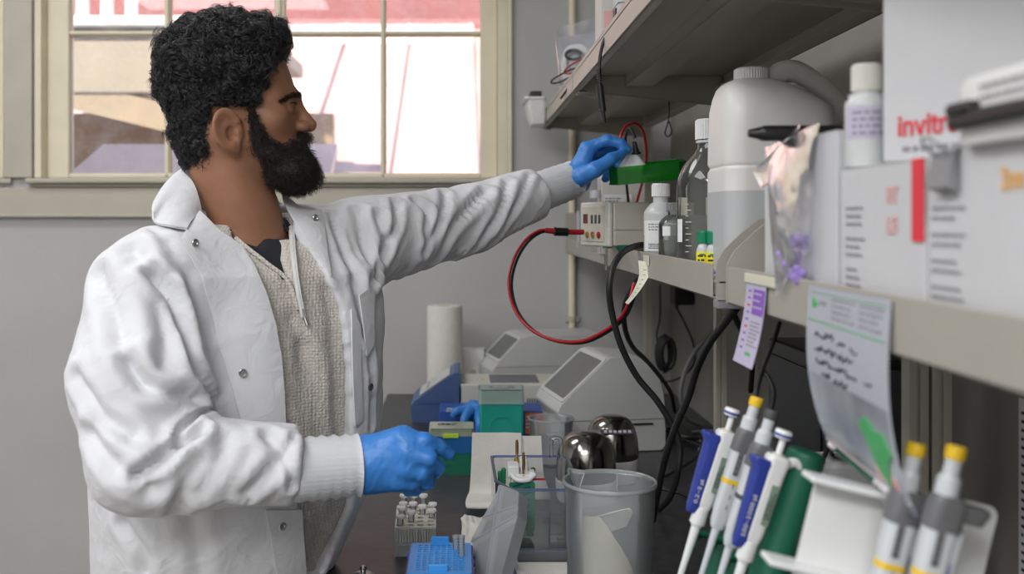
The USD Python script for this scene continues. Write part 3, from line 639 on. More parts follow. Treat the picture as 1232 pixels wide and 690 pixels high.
t.part('rib', FR(cat_(extr(PL.intersection(LineString([pl[0], ((pl[4][0] + pl[5][0]) / 2, pl[5][1])]).buffer(.0018)), .005), extr(PL.intersection(LineString([(pl[6][0], pl[6][1] - .01), pl[2]]).buffer(.0015)), .005), extr(PL.intersection(LineString([pl[0], pl[1]]).buffer(.0012).union(LineString([(pl[6][0], pl[6][1] + .035), (pl[2][0], pl[2][1] + .02)]).buffer(.0012))), .004))), 'milky_lid', smooth=False, world=True)
# clear tray lying in front of the tank
t = Thing('clear_tray', 'clear plastic casting tray lying in front of the gel tank', 'tray', tuple(B(655, 690)))
ft = Polygon([(-.058, .055), (-.050, -.07), (.062, -.07), (.060, .055)]).buffer(-.006).buffer(.006)
t.part('base', extr(ft, .003), 'clear_plastic', smooth=False); t.part('wall', extr(ft.difference(ft.buffer(-.003)), .018, .003), 'clear_plastic', smooth=30)
t.part('edge', extr(ft.buffer(.001).difference(ft.buffer(-.004)), .0015, .021), 'clear_edge', smooth=30)
t.part('inner_paper', extr(ft.buffer(-.012), .001, .0032), 'towel_paper', smooth=False)

# --- big beaker
D = 1.465
t = Thing('big_beaker', 'large cloudy plastic beaker with a pouring lip, biggest on the worktop', 'beaker', (X(733.5, D), D, BZ))
prof_v, prof_f = vessel(.0585, .0635, .183, .0018, .0)
def spout(v, a0=2.30, amt=.014, wid=.24):
    v = np.array(v); r = np.hypot(v[:, 0], v[:, 1]); a = np.arctan2(v[:, 1], v[:, 0]); d = (a - a0 + np.pi) % (2 * np.pi) - np.pi
    k = np.clip(1 - np.abs(d) / wid, 0, 1) * np.clip((v[:, 2] - .150) / .033, 0, 1) ** 1.5 * (r > .05)
    v[:, 0] += np.cos(a0) * amt * k; v[:, 1] += np.sin(a0) * amt * k; v[:, 2] += .003 * k; return v
def vessel_fine(r0, r1, h):
    zs = np.concatenate([np.linspace(.004, .145, 8), np.linspace(.15, h, 12)])
    rr = lambda z: r0 + (r1 - r0) * z / h
    return lathe([(0, 0), (r0 - .004, 0)] + [(rr(z), z) for z in zs] + [(rr(z) - .0018, z) for z in zs[::-1]] + [(0, .0055)], 96)
m = vessel_fine(.0585, .0635, .183)
t.part('cup', (spout(m[0]), m[1]), 'cloudy_plastic', smooth=50)
rv, rf_ = lathe([(.0636, .1785), (.0662, .179), (.0666, .182), (.0655, .1845), (.0628, .1845), (.0618, .183)], 96, closed=True)
t.part('rim', (spout(rv), rf_), 'cloudy_rim', smooth=60)
t.part('spout_crease', cat_(*[tube([spout(np.array([[.062 * math.cos(2.30 + q), .062 * math.sin(2.30 + q), .181]]))[0], V(.0605 * math.cos(2.30), .0605 * math.sin(2.30), .152)], .0009, 6) for q in (-.24, .24, 0)]), 'cloudy_rim', smooth=60)
for a, z0, z1 in ((-1.02, .142, .166), (1.25, .150, .176)):
    t.part('moulded_line', tube([(.0598 * math.cos(a), .0598 * math.sin(a), z0), (.0615 * math.cos(a), .0615 * math.sin(a), z1)], .0011, 6), 'cloudy_rim')
t.part('scale', cat_(*[tube([(.0604 * math.cos(a), .0604 * math.sin(a), .03 + .013 * k) for a in np.linspace(-.2, -.02 + .1 * (k % 2), 4)], .0005, 5) for k in range(8)]), 'cloudy_rim')
# paper towel stuffed into the beaker
def in_beaker(rows, seed):
    u = np.linspace(0, 1, 20)[None, :, None]
    L = smooth_path([r[0] for r in rows], 8); R = smooth_path([r[1] for r in rows], 8); g = L[:, None] * (1 - u) + R[:, None] * u
    return g + .004 * (meshkit.fbm(g * 30 + seed, 3, seed)[..., None] - .5)
tw = Thing('beaker_towel', 'off-white paper towel stuffed inside the large beaker', 'paper towel', (X(733.5, D), D, BZ + .006))
tw.part('front_fold', grid_sheet(in_beaker([(V(-.036, .005, .128), V(-.014, -.004, .127)), (V(-.040, -.005, .09), V(.012, -.022, .092)), (V(-.043, -.012, .045), V(.036, -.032, .040)), (V(-.040, -.018, .004), V(.040, -.030, .004))], 4), .0014), 'towel_brown', smooth=50)
tw.part('back_fold', grid_sheet(in_beaker([(V(-.012, .030, .119), V(.034, .034, .130)), (V(-.018, .040, .113), V(.038, .036, .122)), (V(-.02, .046, .085), V(.03, .044, .10))], 7), .0014), 'towel_paper', smooth=50)

# --- cream tube rack with capped tubes
rk = Thing('tube_rack', 'cream step rack full of small white-capped tubes by the glove', 'tube rack', (-.075, 1.70, BZ), rotz=2)
pl = rrect(.068, .135, .003, 0, .0675)
holes = [(-.0255 + .017 * i, .014 + .0215 * j) for i in range(4) for j in range(6)]
top = pl
for h in holes: top = top.difference(Point(h).buffer(.0058, quad_segs=5))
rk.part('top_plate', extr(top, .003, .045), 'rack_cream', smooth=25)
rk.part('lower_plate', extr(pl.buffer(-.002), .003, .018), 'rack_cream', smooth=False)
for sx in (-1, 1): rk.part('side_wall', box(sx * .034 - (.003 if sx > 0 else 0), sx * .034 + (0 if sx > 0 else .003), .001, .134, 0, .045), 'rack_cream', smooth=False)
rk.part('front_wall', box(-.034, .034, 0, .003, 0, .045, .001), 'milky_lid', smooth=False); rk.part('rear_wall', box(-.034, .034, .132, .135, 0, .045), 'rack_cream', smooth=False)
rk.part('rib', cat_(*[box(-.030 + .0045 * k, -.0285 + .0045 * k, -.0012, 0, .024, .044) for k in range(14)]), 'rack_cream', smooth=False)
first = None
cap = lathe([(0, .0), (.0062, 0), (.0078, .002), (.0078, .0045), (.007, .006), (0, .0062)], 20)
spots = [(0, 5, .018), (1, 5, .018), (2, 5, .018), (0, 4, .010), (1, 4, .010), (3, 4, .009), (0, 3, .006), (2, 3, .011), (0, 2, .014), (3, 2, .010), (1, 1, .013), (0, 0, .012)]
rows_ = ['back', 'fifth', 'fourth', 'third', 'second', 'front'][::-1]
colw = ['left-most column', 'second column', 'third column', 'right-most column']
for i, j, up in spots:
    hx, hy = holes[i * 6 + j]; loc = (-.075 + hx, 1.70 + hy, BZ + .045 - .030 + up)
    lab = 'small white-capped tube in the cream rack, %s row, %s' % (rows_[j], colw[i])
    if first is None:
        first = Thing('micro_tube', lab, 'tube', loc, group='white-capped tubes in the cream rack')
        first.part('body', lathe([(0, 0), (.002, .0005), (.0052, .014), (.0052, .032), (.0044, .032), (.0044, .015), (.001, .002), (0, .002)], 18), 'milky_tube', smooth=40)
        first.part('cap', mv(cap, (0, 0, .0315)), 'white_gloss', smooth=40)
    else: copy_thing(first, 'micro_tube', lab, 'tube', loc, 0, 'white-capped tubes in the cream rack')

# --- blue rack with two clear tubes
D = 1.475
br = Thing('blue_rack', 'bright blue tube rack with a grid of holes and two tab handles', 'tube rack', (-.031, 1.475, BZ))
pl = rrect(.092, .138, .003, 0, .069); top = pl
HX = [-.0315 + .009 * i for i in range(8)]; HY = [.0135 + .0101 * j for j in range(12)]
for hx in HX:
    for hy in HY: top = top.difference(affinity.scale(Point(hx, hy).buffer(.0035, quad_segs=4), 1.0, 1.0))
br.part('top_plate', extr(top, .004, .046), 'rack_blue', smooth=False)
br.part('frame', extr(pl.buffer(.003).difference(pl.buffer(-.002)), .046, 0), 'rack_blue_dark', smooth=25)
br.part('well_floor', extr(pl.buffer(-.003), .004, .030), 'hole_blue', smooth=False)
for y, z in ((.1365, .0), (.006, .0)): br.part('tab', cat_(box(-.016, .012, y, y + .004, .046, .060, .002), box(-.018, .014, y - .004, y + .006, .046, .0505, .001)), 'rack_blue')
br.part('hinge', cat_(*[cyl((.049, y, .036), (.049, y + .012, .036), .003, 10) for y in (.03, .075, .11)]), 'rack_blue_dark')
br.part('latch', cbox((-.05, .12, .036), (.006, .01, .006), .001), 'rack_blue_dark')
for hx, hy, l, lab in ((HX[6], HY[9], 'short', 'clear open tube standing in the blue rack, the one further back'), (HX[7] - .0004, HY[6], 'tall', 'clear ribbed tube standing in the blue rack, the one nearer the front')):
    ct = Thing('clear_tube', lab, 'tube', (-.031 + hx, 1.475 + hy, BZ + .035)); hh = .036 if l == 'short' else .045
    ct.part('body', lathe([(0, 0), (.0033, .0005), (.0034, .012), (.0046, .014), (.0048, hh), (.0038, hh), (.0036, .014), (0, .002)], 20), 'milky_tube', smooth=40)
    ct.part('rim', lathe([(.0038, hh - .002), (.0054, hh - .002), (.0054, hh + .0005), (.0038, hh + .0005)], 20, closed=True), 'cloudy_rim', smooth=40)
    if l == 'tall': ct.part('graduation', cat_(*[lathe([(.0047, .018 + .004 * k), (.0053, .0185 + .004 * k), (.0047, .019 + .004 * k)], 20) for k in range(6)]), 'cloudy_rim')
# --- shiny cap at the worktop's front edge
t = Thing('steel_cup', 'small shiny steel cup with a knobbed cover at the front edge of the worktop', 'cup', tuple(B(437, 702)))
t.part('shell', lathe([(0, .018), (.012, .0175), (.019, .013), (.022, .004), (.023, 0), (.021, 0), (.018, .011), (0, .015)], 36), 'steel', smooth=50)
t.part('knob', lathe([(0, .028), (.004, .0275), (.006, .024), (.004, .0205), (.004, .0175), (0, .0175)], 20), 'chrome', smooth=50)
# ================================================================== THINGS ON THE LOWER SHELF
rng = np.random.default_rng(11)
LS = LZS                                                  # the lower shelf's surface
# --- power supply, turned a little, sitting on the shelf's lip
C = V(X(732, 2.12), 2.12, LZ1 + .0006)
e2 = V(X(698, 2.25) - C[0], .13, 0); wF = np.linalg.norm(e2); e2 /= wF; yaw = math.degrees(math.atan2(-e2[0], e2[1]))
ps = Thing('power_supply', 'cream electrophoresis power supply with red plug, on the lower shelf lip', 'power supply', tuple(C), rotz=yaw)
H = .094
ps.part('case', box(.012, .20, 0, wF, .004, H, .003), 'cream_plastic'); ps.part('bezel', box(0, .0115, 0, wF, .002, H + .001, .004), 'off_white_plastic')
ps.part('seam', box(.012, .2005, -.0006, 0, .036, .0375), 'mid_grey_plastic', smooth=False)
ps.part('control_panel', box(-.002, 0, .018, wF - .006, .012, H - .008, .001), 'cream_plastic')
ps.part('display', box(-.003, -.0018, .095, .115, .05, .07), 'red_dark_window', smooth=False)
for k in range(3): ps.part('switch', box(-.004, -.0018, .033 + .018 * k, .041 + .018 * k, .05, .068, .001), 'dark_grey_plastic')
for k in range(3): ps.part('jack', cat_(cyl((-.0045, .04 + .028 * k, .026), (-.0018, .04 + .028 * k, .026), .007, 16), cyl((-.006, .04 + .028 * k, .026), (-.0045, .04 + .028 * k, .026), .004, 16)), 'gold_metal' if k else 'red_rubber')
ps.part('foot', mv(to_xz(extr([(.02, .006), (.046, .006), (.034, -.010)], .02)), (0, -.002, 0)), 'handle_green'); ps.part('foot', box(.002, .014, .01, .03, -.0005, .004), 'handle_green')
ps.part('foot', box(.17, .19, .06, .12, -.0005, .004), 'black_rubber')

def carton(name, label, x0, x1, y0, y1, z0, z1, mat_='card_white', cat='box', group=None):
    t = Thing(name, label, cat, (x0, y0, z0), group=group); a, b, h = x1 - x0, y1 - y0, z1 - z0
    t.part('body', box(0, a, 0, b, 0, h, .0012), mat_); t.part('lid_flap', box(-.0004, a + .0004, -.0004, b * .5 - .0006, h - .0002, h + .0006), mat_, smooth=False)
    t.part('lid_flap', box(-.0004, a + .0004, b * .5 + .0006, b + .0004, h - .0002, h + .0006), mat_, smooth=False)
    return t
t = carton('labelled_carton', 'plain white carton with a hazard label standing behind the power supply', X(724, 2.40), X(776, 2.40), 2.40, 2.48, LS, CZ + .125, 'card_white_warm')
f = frame_at((.004, -.0008, .0), (1, 0, 0), (0, 0, 1))
lab = t.part('label', f(box(0, .066, .075, .138, 0, .0004)), 'paper_white', smooth=False)
t.part('print', f(mv(bars(rng, .05, 4, .006), (.004, .130, .0004))), 'grey_print', smooth=False, under=lab); t.part('print', f(mv(bars(rng, .04, 3, .007), (.004, .095, .0004))), 'grey_print', smooth=False, under=lab)
dm = Polygon([(0, .009), (.007, 0), (0, -.009), (-.007, 0)]); t.part('hazard_diamond', f(mv(extr(dm.difference(affinity.scale(dm, .7, .7)), .0004), (.057, .124, .0004))), 'pale_red_print', smooth=False, under=lab)

def pillow(A, n, puff, seed, amp=.006, fr=26, th=.0006):
    """A crumpled bag: two sheets between four corners (top left, top right, bottom right, bottom left), puffed apart."""
    u, v = np.meshgrid(np.linspace(0, 1, n), np.linspace(0, 1, n), indexing='ij'); u, v = u[..., None], v[..., None]
    g = (A[0] * (1 - u) + A[1] * u) * (1 - v) + (A[3] * (1 - u) + A[2] * u) * v
    nn = np.cross(A[1] - A[0], A[3] - A[0]); nn = nn / np.linalg.norm(nn); edge = (np.sin(np.pi * u) * np.sin(np.pi * np.clip(v, 0.02, 1))) ** .6
    out = []
    for s_, sd in ((1, seed), (-1, seed + 5)):
        r = meshkit.fbm(g * fr + sd, 4, sd)[..., None]; k = np.abs(meshkit.fbm(g * fr * 1.6 + sd + 3, 3, sd + 1)[..., None] - .5)
        out.append(grid_sheet(g + nn * (s_ * puff * edge + amp * (r - .5) * 2 - amp * 2 * k) + amp * .7 * (meshkit.fbm(g * fr + 40, 3, sd)[..., None] - .5) * V(1, 1, 1), th))
    return out
t = Thing('small_bag', 'small crumpled clear bag beside the carton behind the power supply', 'bag', tuple(P(715, 290, 2.41) * V(1, 1, 0) + V(0, 0, LS)))
for q in pillow([P(709, 213, 2.41), P(723, 215, 2.41), P(723, 303, 2.41), P(710, 303, 2.41)], 18, .012, 3): t.part('film', q, 'bag_plastic', smooth=60, world=True)
t.part('white_cap', mv(lathe([(0, 0), (.012, 0), (.012, .018), (0, .018)], 24), P(717, 238, 2.42)), 'white_plastic', world=True)
D = 2.95
t = Thing('foil_packet', 'small blue and white packet at the window end of the lower shelf', 'packet', (X(697, D), D, LS))
t.part('body', grid_sheet([[(x, .004 * math.sin(40 * x), z) for z in np.linspace(0, .105, 6)] for x in np.linspace(-.006, .03, 8)], .006), 'card_white', smooth=50)
t.part('blue_stripe', grid_sheet([[(x, .004 * math.sin(40 * x) - .004, z) for z in np.linspace(.02, .104, 6)] for x in np.linspace(.002, .013, 5)], .001), 'box_blue', smooth=50)

# --- bottles
def bottle_prof(r, h, hs, rn, hn):
    """Outline of a round bottle: body radius, body height, shoulder's end, neck radius, neck's end."""
    return [(0, 0), (r * .9, 0), (r, r * .1), (r, h), (r * .97, h + (hs - h) * .25), (r * .82, h + (hs - h) * .55), (rn * 1.35, h + (hs - h) * .85), (rn, hs), (rn, hn)]
def cap_mesh(r, h, z, ribs=28):
    a = np.linspace(0, 2 * np.pi, ribs * 2, endpoint=False); rr = r * (1 + .025 * np.where(np.arange(ribs * 2) % 2, 1, -1))
    p = Polygon(np.stack([rr * np.cos(a), rr * np.sin(a)], 1)); return cat_(extr(p, h - .002, z), lathe([(r * .99, z + h - .002), (r * .93, z + h), (0, z + h)], ribs))
D = 1.92
t = Thing('reagent_bottle', 'white-capped translucent reagent bottle with a printed white label', 'bottle', (X(795, D), D, LS))
t.part('body', lathe(bottle_prof(.031, .088, .112, .014, .126), 44), 'bottle_body', smooth=50); t.part('cap', cap_mesh(.0165, .024, .122), 'white_gloss', smooth=40)
t.part('liquid_line', lathe([(.0312, .0015), (.0314, .003), (.0314, .05), (.0312, .0505)], 44), 'liquid_clear', smooth=50)
arc = lambda r, a0, a1, z0, z1, n=14: grid_sheet([[(r * math.cos(a), r * math.sin(a), z) for z in (z0, z1)] for a in np.linspace(a0, a1, n)], .0005)
def arc_bars(r, a0, a1, z, rows, rh, seed):
    """Rows of tiny print wrapped on a round bottle."""
    g = np.random.default_rng(seed); out = []
    for k in range(rows):
        a = a0; end = a0 + (a1 - a0) * g.uniform(.6, 1)
        while a < end:
            l = g.uniform(.4, 1.5) * rh / r; b = min(a + l, a1); out.append(arc(r, a, b, z - k * rh, z - k * rh + rh * .45, 3)); a = b + rh * .35 / r
    return cat_(*out)
lab = t.part('label', arc(.0322, -2.9, -1.35, .022, .078), 'paper_white', smooth=50)
t.part('print', arc_bars(.0326, -2.5, -1.6, .070, 3, .005, 2), 'grey_print', smooth=False, under=lab); t.part('print', arc_bars(.0326, -2.5, -1.5, .034, 3, .0035, 3), 'black_print', smooth=False, under=lab)
D = 1.775
t = Thing('clear_bottle', 'small clear glass bottle half hidden between the reagent bottle and the big bottle', 'bottle', (X(812, D), D, LS))
t.part('body', lathe(bottle_prof(.0275, .070, .088, .012, .096), 40), 'bottle_glass', smooth=50); t.part('filling', lathe([(0, .003), (.0255, .003), (.0255, .045), (0, .045)], 40), 'bottle_liquid', smooth=40)
t.part('stopper', cap_mesh(.014, .016, .092), 'clear_plastic'); t.part('label', arc(.028, -2.6, -2.05, .052, .068), 'paper_white', smooth=50)
D = 1.60; R = .052
t = Thing('big_bottle', 'large clear glass bottle with white cap, half full, beside the white jug', 'bottle', (.3845, D, LS))
t.part('body', lathe(bottle_prof(R, .128, .190, .020, .208), 64), 'bottle_glass', smooth=50); t.part('cap', cap_mesh(.0235, .031, .2025, 36), 'white_gloss', smooth=40)
t.part('filling', lathe([(0, .004), (R - .003, .004), (R - .003, .086), (0, .086)], 56), 'bottle_liquid', smooth=40)
t.part('pour_ring', lathe([(.020, .196), (.0225, .197), (.0225, .2005), (.020, .2015)], 40), 'bottle_body', smooth=40)
t.part('write_on_patch', arc(R + .0004, -3.05, -2.75, .045, .080), 'paper_white', smooth=50)
t.part('graduation', cat_(*[arc(R + .0003, -2.6, -2.6 + (.22 if k % 2 else .12), .03 + .009 * k, .0312 + .009 * k, 4) for k in range(9)]), 'card_white', smooth=False)
t.part('rear_label', arc(R - .0035, .5, 1.5, .07, .115), 'tape_cream', smooth=50)
vg = 'green-capped vials with yellow labels'
for k, (px, D, lab) in enumerate(((846, 1.495, 'small green-capped vial with yellow label, further from the jug'), (858, 1.478, 'small green-capped vial with yellow label, right beside the shelf bracket'))):
    t = Thing('vial', lab, 'vial', (X(px, D), D, LS), group=vg)
    t.part('body', lathe([(0, 0), (.0088, 0), (.0095, .001), (.0095, .036), (.007, .042), (.006, .044), (.006, .047)], 28), 'bottle_body', smooth=40)
    t.part('cap', cap_mesh(.0085, .0175, .0455, 22), 'cap_green', smooth=40)
    lb = t.part('label', lathe([(.0097, .011), (.0099, .0112), (.0099, .0325), (.0097, .033)], 28), 'label_yellow', smooth=40)
    t.part('purple_band', lathe([(.0097, .002), (.0099, .0022), (.0099, .0108), (.0097, .011)], 28), 'purple_print', smooth=40)
    t.part('print', arc_bars(.0101, -2.6, -1.2, .026, 2, .006, 5 + k), 'black_print', smooth=False, under=lb); t.part('logo', arc(.0102, -2.3, -1.6, .028, .0305, 6), 'cap_green', smooth=50, under=lb)

# --- white jug
D = 1.455; s = F / D; xl = X(861, D)
jg = Thing('jug', 'large white plastic jug with handle and screw cap on the lower shelf', 'jug', (xl, D, LS))
def loft(secs, n=48):
    """secs: (z, x0, x1, y half width, corner radius); rounded-rectangle sections joined upwards and capped."""
    vs = []
    for z, x0, x1, hy, r in secs:
        p = rrect(x1 - x0, 2 * hy, min(r, (x1 - x0) / 2 - 1e-4, hy - 1e-4), (x0 + x1) / 2, 0, 8); c = p.exterior
        a0 = V((x0 + x1) / 2, 0); ring = []
        for a in np.linspace(0, 2 * np.pi, n, endpoint=False):
            q = LineString([a0, a0 + 2 * V(math.cos(a) * (x1 - x0), math.sin(a) * 2 * hy)]).intersection(c); ring.append((q.x, q.y, z))
        vs.append(ring)
    v = np.array(vs).reshape(-1, 3); k = len(secs); f = []
    for i in range(k - 1):
        for j in range(n): m = (j + 1) % n; f += [(i * n + j, i * n + m, (i + 1) * n + m), (i * n + j, (i + 1) * n + m, (i + 1) * n + j)]
    v = np.vstack([v, [np.mean(vs[0], 0)], [np.mean(vs[-1], 0)]]); b, tp = len(v) - 2, len(v) - 1
    for j in range(n): m = (j + 1) % n; f += [(b, m, j), (tp, (k - 1) * n + j, (k - 1) * n + m)]
    return v, np.array(f)
W = .150; hy = .072
jg.part('body', loft([(0, .008, W - .008, hy - .008, .02), (.006, .001, W - .001, hy - .001, .025), (.012, 0, W, hy, .025), (.146, 0, W, hy, .025), (.152, .003, W - .003, hy - .003, .025), (.158, .0, W, hy, .025), (.21, .001, W - .001, hy - .001, .025),
       (.232, .001, W - .002, hy - .003, .03), (.250, .003, .124, hy - .012, .03), (.262, .006, .104, hy - .026, .025), (.269, .012, .092, .036, .022), (.2740, .024, .080, .026, .02)], 64), 'jug_plastic', smooth=50)
jg.part('cap', mv(cap_mesh(.0235, .018, .2725, 40), (.050, 0, 0)), 'white_gloss', smooth=40)
jg.part('neck_ring', mv(lathe([(.020, .270), (.0235, .2705), (.0235, .273), (.02, .2735)], 40), (.050, 0, 0)), 'jug_plastic', smooth=40)
hp = smooth_path([(.078, 0, .258), (.086, 0, .280), (.098, 0, .2865), (.116, 0, .285), (.140, 0, .270), (.168, 0, .246), (.176, 0, .236), (.170, 0, .222), (.148, 0, .214)], 8)
hd = tube(hp, [.014, .0155, .016, .015, .014, .0135, .013, .013, .016], 18); hd = (hd[0] * V(1, .85, 1), hd[1])
jg.part('handle', hd, 'jug_plastic', smooth=60)
jg.part('liquid_band', loft([(.0125, -.0003, W + .0003, hy + .0003, .025), (.118, -.0003, W + .0003, hy + .0003, .025)], 64), 'jug_liquid', smooth=50)
f = frame_at((.048, -hy - .0008, .0), (1, 0, 0), (0, 0, 1)); lab = jg.part('label', f(box(0, .075, .018, .130, 0, .0004)), 'paper_white', smooth=False)
for k, (tx, h, b) in enumerate((('TRIS-', .0075, True), ('for W', .0075, True), ('Liqu', .0075, False), ('JA00', .005, True))):
    jg.part('lettering', f(mv(text(tx, h, .0003, b), (.004, .118 - .0125 * k + (.002 if k == 3 else 0), .0004))), 'black_print', smooth=False, under=lab)
jg.part('print', f(mv(bars(rng, .06, 5, .007), (.004, .070, .0004))), 'grey_print', smooth=False, under=lab)

# --- boxes on the near shelf: their aisle faces carry the print
BXF = .346
def aisle(t, y):                                       # card on the aisle face: x along -y (towards the viewer), y up; from depth y
    return frame_at((-.0008, y, 0), (0, -1, 0), (0, 0, 1))
b1 = carton('white_box', 'plain white box behind the clear bag with purple caps', BXF, .555, .957, 1.185, LS, CZ + .083)
f = aisle(b1, .225); b1.part('print', f(mv(bars(rng, .06, 3, .008), (.03, .11, 0))), 'grey_print', smooth=False)
b2 = carton('white_box', 'white box with a red edge stripe and red letters, under the small bottle', BXF, .555, .775, .948, LS, CZ + .046)
f = aisle(b2, .173)
b2.part('red_stripe', f(box(.152, .1735, .062, .125, 0, .0004)), 'red_print', smooth=False)
b2.part('red_print', f(cat_(mv(text('RT', .013, .0004, True), (.104, .092, 0)), mv(text('LR', .013, .0004, True), (.104, .068, 0)))), 'pale_red_print', smooth=False)
b2.part('print', f(cat_(*[mv(bars(rng, .045, 3, .007, h=.3), (.016, .090 - .027 * k, 0)) for k in range(3)])), 'grey_print', smooth=False)
b2.part('lettering', f(mv(text('invitrogen', .0085, .0004, True), (.010, .010, 0))), 'red_print', smooth=False)
b3 = carton('white_box', 'white box with orange letters under the white packet and grey clip', BXF, .555, .50, .770, LS, CZ + .049)
f = aisle(b3, .270)
b3.part('lettering', f(mv(text('invitrogen', .010, .0004, True), (.006, .008, 0))), 'black_print', smooth=False)
b3.part('orange_letter', f(mv(text('Inv', .013, .0004, True), (.105, .098, 0))), 'orange_print', smooth=False)
b3.part('print', f(cat_(*[mv(bars(rng, .055, 2, .007, h=.3), (.008, .088 - .019 * k, 0)) for k in range(4)])), 'grey_print', smooth=False)
# the big box on top, its printed face turned towards the aisle and the viewer
A = V(X(1062, .90), .90, CZ + .0502)
d = V(.42, -.908, 0); bb = Thing('big_white_box', 'big white box with red lettering standing on top of the other boxes', 'box', tuple(A), rotz=math.degrees(math.atan2(d[1], d[0])))
bb.part('body', box(0, .30, 0, .11, 0, .235, .0015), 'card_white'); bb.part('lid_flap', box(-.0006, .3006, -.0006, .1106, .220, .2356), 'card_white', smooth=False)
f = frame_at((0, -.0008, 0), (1, 0, 0), (0, 0, 1))
bb.part('lettering', f(mv(text('invitrogen', .0155, .0005, True), (.016, .0215, 0))), 'red_print', smooth=False)
bb.part('subtitle', f(mv(bars(rng, .11, 1, .009, fill=1.0), (.022, .012, 0))), 'grey_print', smooth=False)
# small bottle on the boxes
D = .931
t = Thing('sample_bottle', 'small translucent bottle with pinkish label standing on the white boxes', 'bottle', (X(1042, D), D - .001, CZ + .0468))
t.part('body', lathe(bottle_prof(.0185, .056, .067, .0115, .074), 40), 'bottle_body', smooth=50); t.part('cap', cap_mesh(.0128, .0235, .069, 30), 'off_white_plastic', smooth=40)
lb = t.part('label', arc(.0189, -3.0, -.4, .026, .054), 'lilac_paper', smooth=50); t.part('print', arc_bars(.0193, -2.6, -.9, .047, 4, .006, 8), 'grey_print', smooth=False, under=lb)
# white packet with black band, grey clip
t = Thing('white_packet', 'small white packet held by a black clip on top of the orange-lettered box', 'packet', (.334, .638, CZ + .0500))
t.part('body', loft([(0, .002, .07, .068, .012), (.004, 0, .072, .07, .014), (.040, 0, .072, .07, .014), (.0445, .003, .069, .067, .012)], 48), 'white_plastic', smooth=50)
f = frame_at((-.0008, .05, 0), (0, -1, 0), (0, 0, 1)); t.part('print', f(mv(bars(rng, .07, 2, .007, h=.35), (.02, .037, 0))), 'grey_print', smooth=False)
t.part('black_clip', cat_(box(-.008, .0, -.07, .062, .010, .022, .003), mv(box(-.010, .004, .03, .062, .018, .028, .004), (0, 0, 0))), 'black_plastic')
t = Thing('binder_clip', 'grey metal binder clip gripping the front edge of the orange-lettered box', 'clip', (.3455, .735, CZ + .022))
pr = [(0, 0), (-.014, .001), (-.004, .026), (.003, .0285), (.003, .0265), (-.0022, .0245), (-.0115, .002)]
t.part('body', mv(to_xz(extr([(-.001, -.002), (-.010, .001), (-.005, .0265), (.002, .0285), (.002, .0275), (-.002, .0265)], .032)), (0, -.016, 0)), 'mid_grey_plastic', smooth=False)
t.part('wire_lever', tube([(-.006, -.012, .025), (-.016, -.008, .034), (-.018, 0, .036), (-.016, .008, .034), (-.006, .012, .025)], .001, 8, 5), 'steel')
# black tool on the plain box
D = 1.10
t = Thing('black_tool', 'black plastic tool lying on the plain white box in front of the jug', 'tool', (X(905, D) - .004, D, CZ + .0842))
t.part('handle', union(box(.010, .10, -.011, .011, .0, .016, .006), tube([(.0, 0, .008), (.02, 0, .008)], [.004, .0085], 12)), 'black_plastic', smooth=40)
t.part('blade', box(.098, .16, -.008, .008, .005, .009, .002), 'dark_grey_plastic')

# --- clear bag with purple caps hanging down over the lip
t = Thing('clear_bag', 'crinkled clear plastic bag of purple caps in front of the plain white box', 'bag', (.338, 1.08, CZ - .065))
DA, DB = 1.155, .985
A = [V(.338, DA, CZ + .080), V(.340, DB, CZ + .092), V(.334, 1.00, CZ - .030), V(.322, 1.06, CZ - .077)]
for q in pillow(A, 34, .008, 21, .0022, 17): t.part('film', q, 'bag_plastic', smooth=60, world=True)
A2 = [V(.330, DA + .02, CZ + .056), V(.338, DB + .05, CZ + .096), V(.332, DB + .06, CZ + .052), V(.330, DA - .01, CZ + .036)]
for q in pillow(A2, 18, .004, 27, .0008, 18)[:1]: t.part('flap', q, 'bag_plastic', smooth=60, world=True)
for k in range(16):
    y = rng.uniform(1.015, 1.075); z = CZ - .060 + rng.uniform(0, .045); m = mv(lathe([(0, 0), (.0045, 0), (.0048, .005), (.003, .008), (0, .008)], 14), (0, 0, 0), rx=rng.uniform(0, 180), rz=rng.uniform(0, 180))
    t.part('purple_cap', mv(m, (.3285 + .002 * rng.normal(), y, z)), 'purple_cap', world=True)

# --- cards and tape on the shelf lips
def hang(y0, y1, z0, z1, bow, n=14, x=LXF - .0022):
    """Surface map of a card hung on the lip: u from far to near, v from top to bottom."""
    return lambda u, v: V(x + bow(u, v), y0 + (y1 - y0) * u, z1 + (z0 - z1) * v)
def on_card(S, u0, u1, v0, v1, lift=.0005, nu=3, nv=3, th=.0004):
    g = np.array([[S(u, v) + V(-lift, 0, 0) for v in np.linspace(v0, v1, nv)] for u in np.linspace(u0, u1, nu)]); return grid_sheet(g, th)
def print_rows(S, u0, u1, v0, rows, dv, seed, h=.5, lu=.05):
    g = np.random.default_rng(seed); out = []
    for k in range(rows):
        u = u0; end = u0 + (u1 - u0) * g.uniform(.6, 1.0)
        while u < end: l = lu * g.uniform(.4, 1.6); out.append(on_card(S, u, min(u + l, u1), v0 + k * dv, v0 + k * dv + dv * h, .0007, 2, 2)); u += l + lu * .35
    return cat_(*out)
Sg = hang(1.192, 1.116, CZ - .160, CZ - .067, lambda u, v: -.004 * v - .012 * v * v)
t = Thing('ladder_card', 'purple and white size-chart card taped to the shelf lip', 'card', (LXF - .003, 1.16, CZ - .160))
cd = t.part('card', on_card(Sg, 0, 1, 0, 1, 0, 6, 14, .0006), 'lilac_paper', smooth=50, world=True)
t.part('purple_field', on_card(Sg, .42, .98, .10, .40, .0006, 4, 5), 'purple_print', smooth=False, world=True, under=cd)
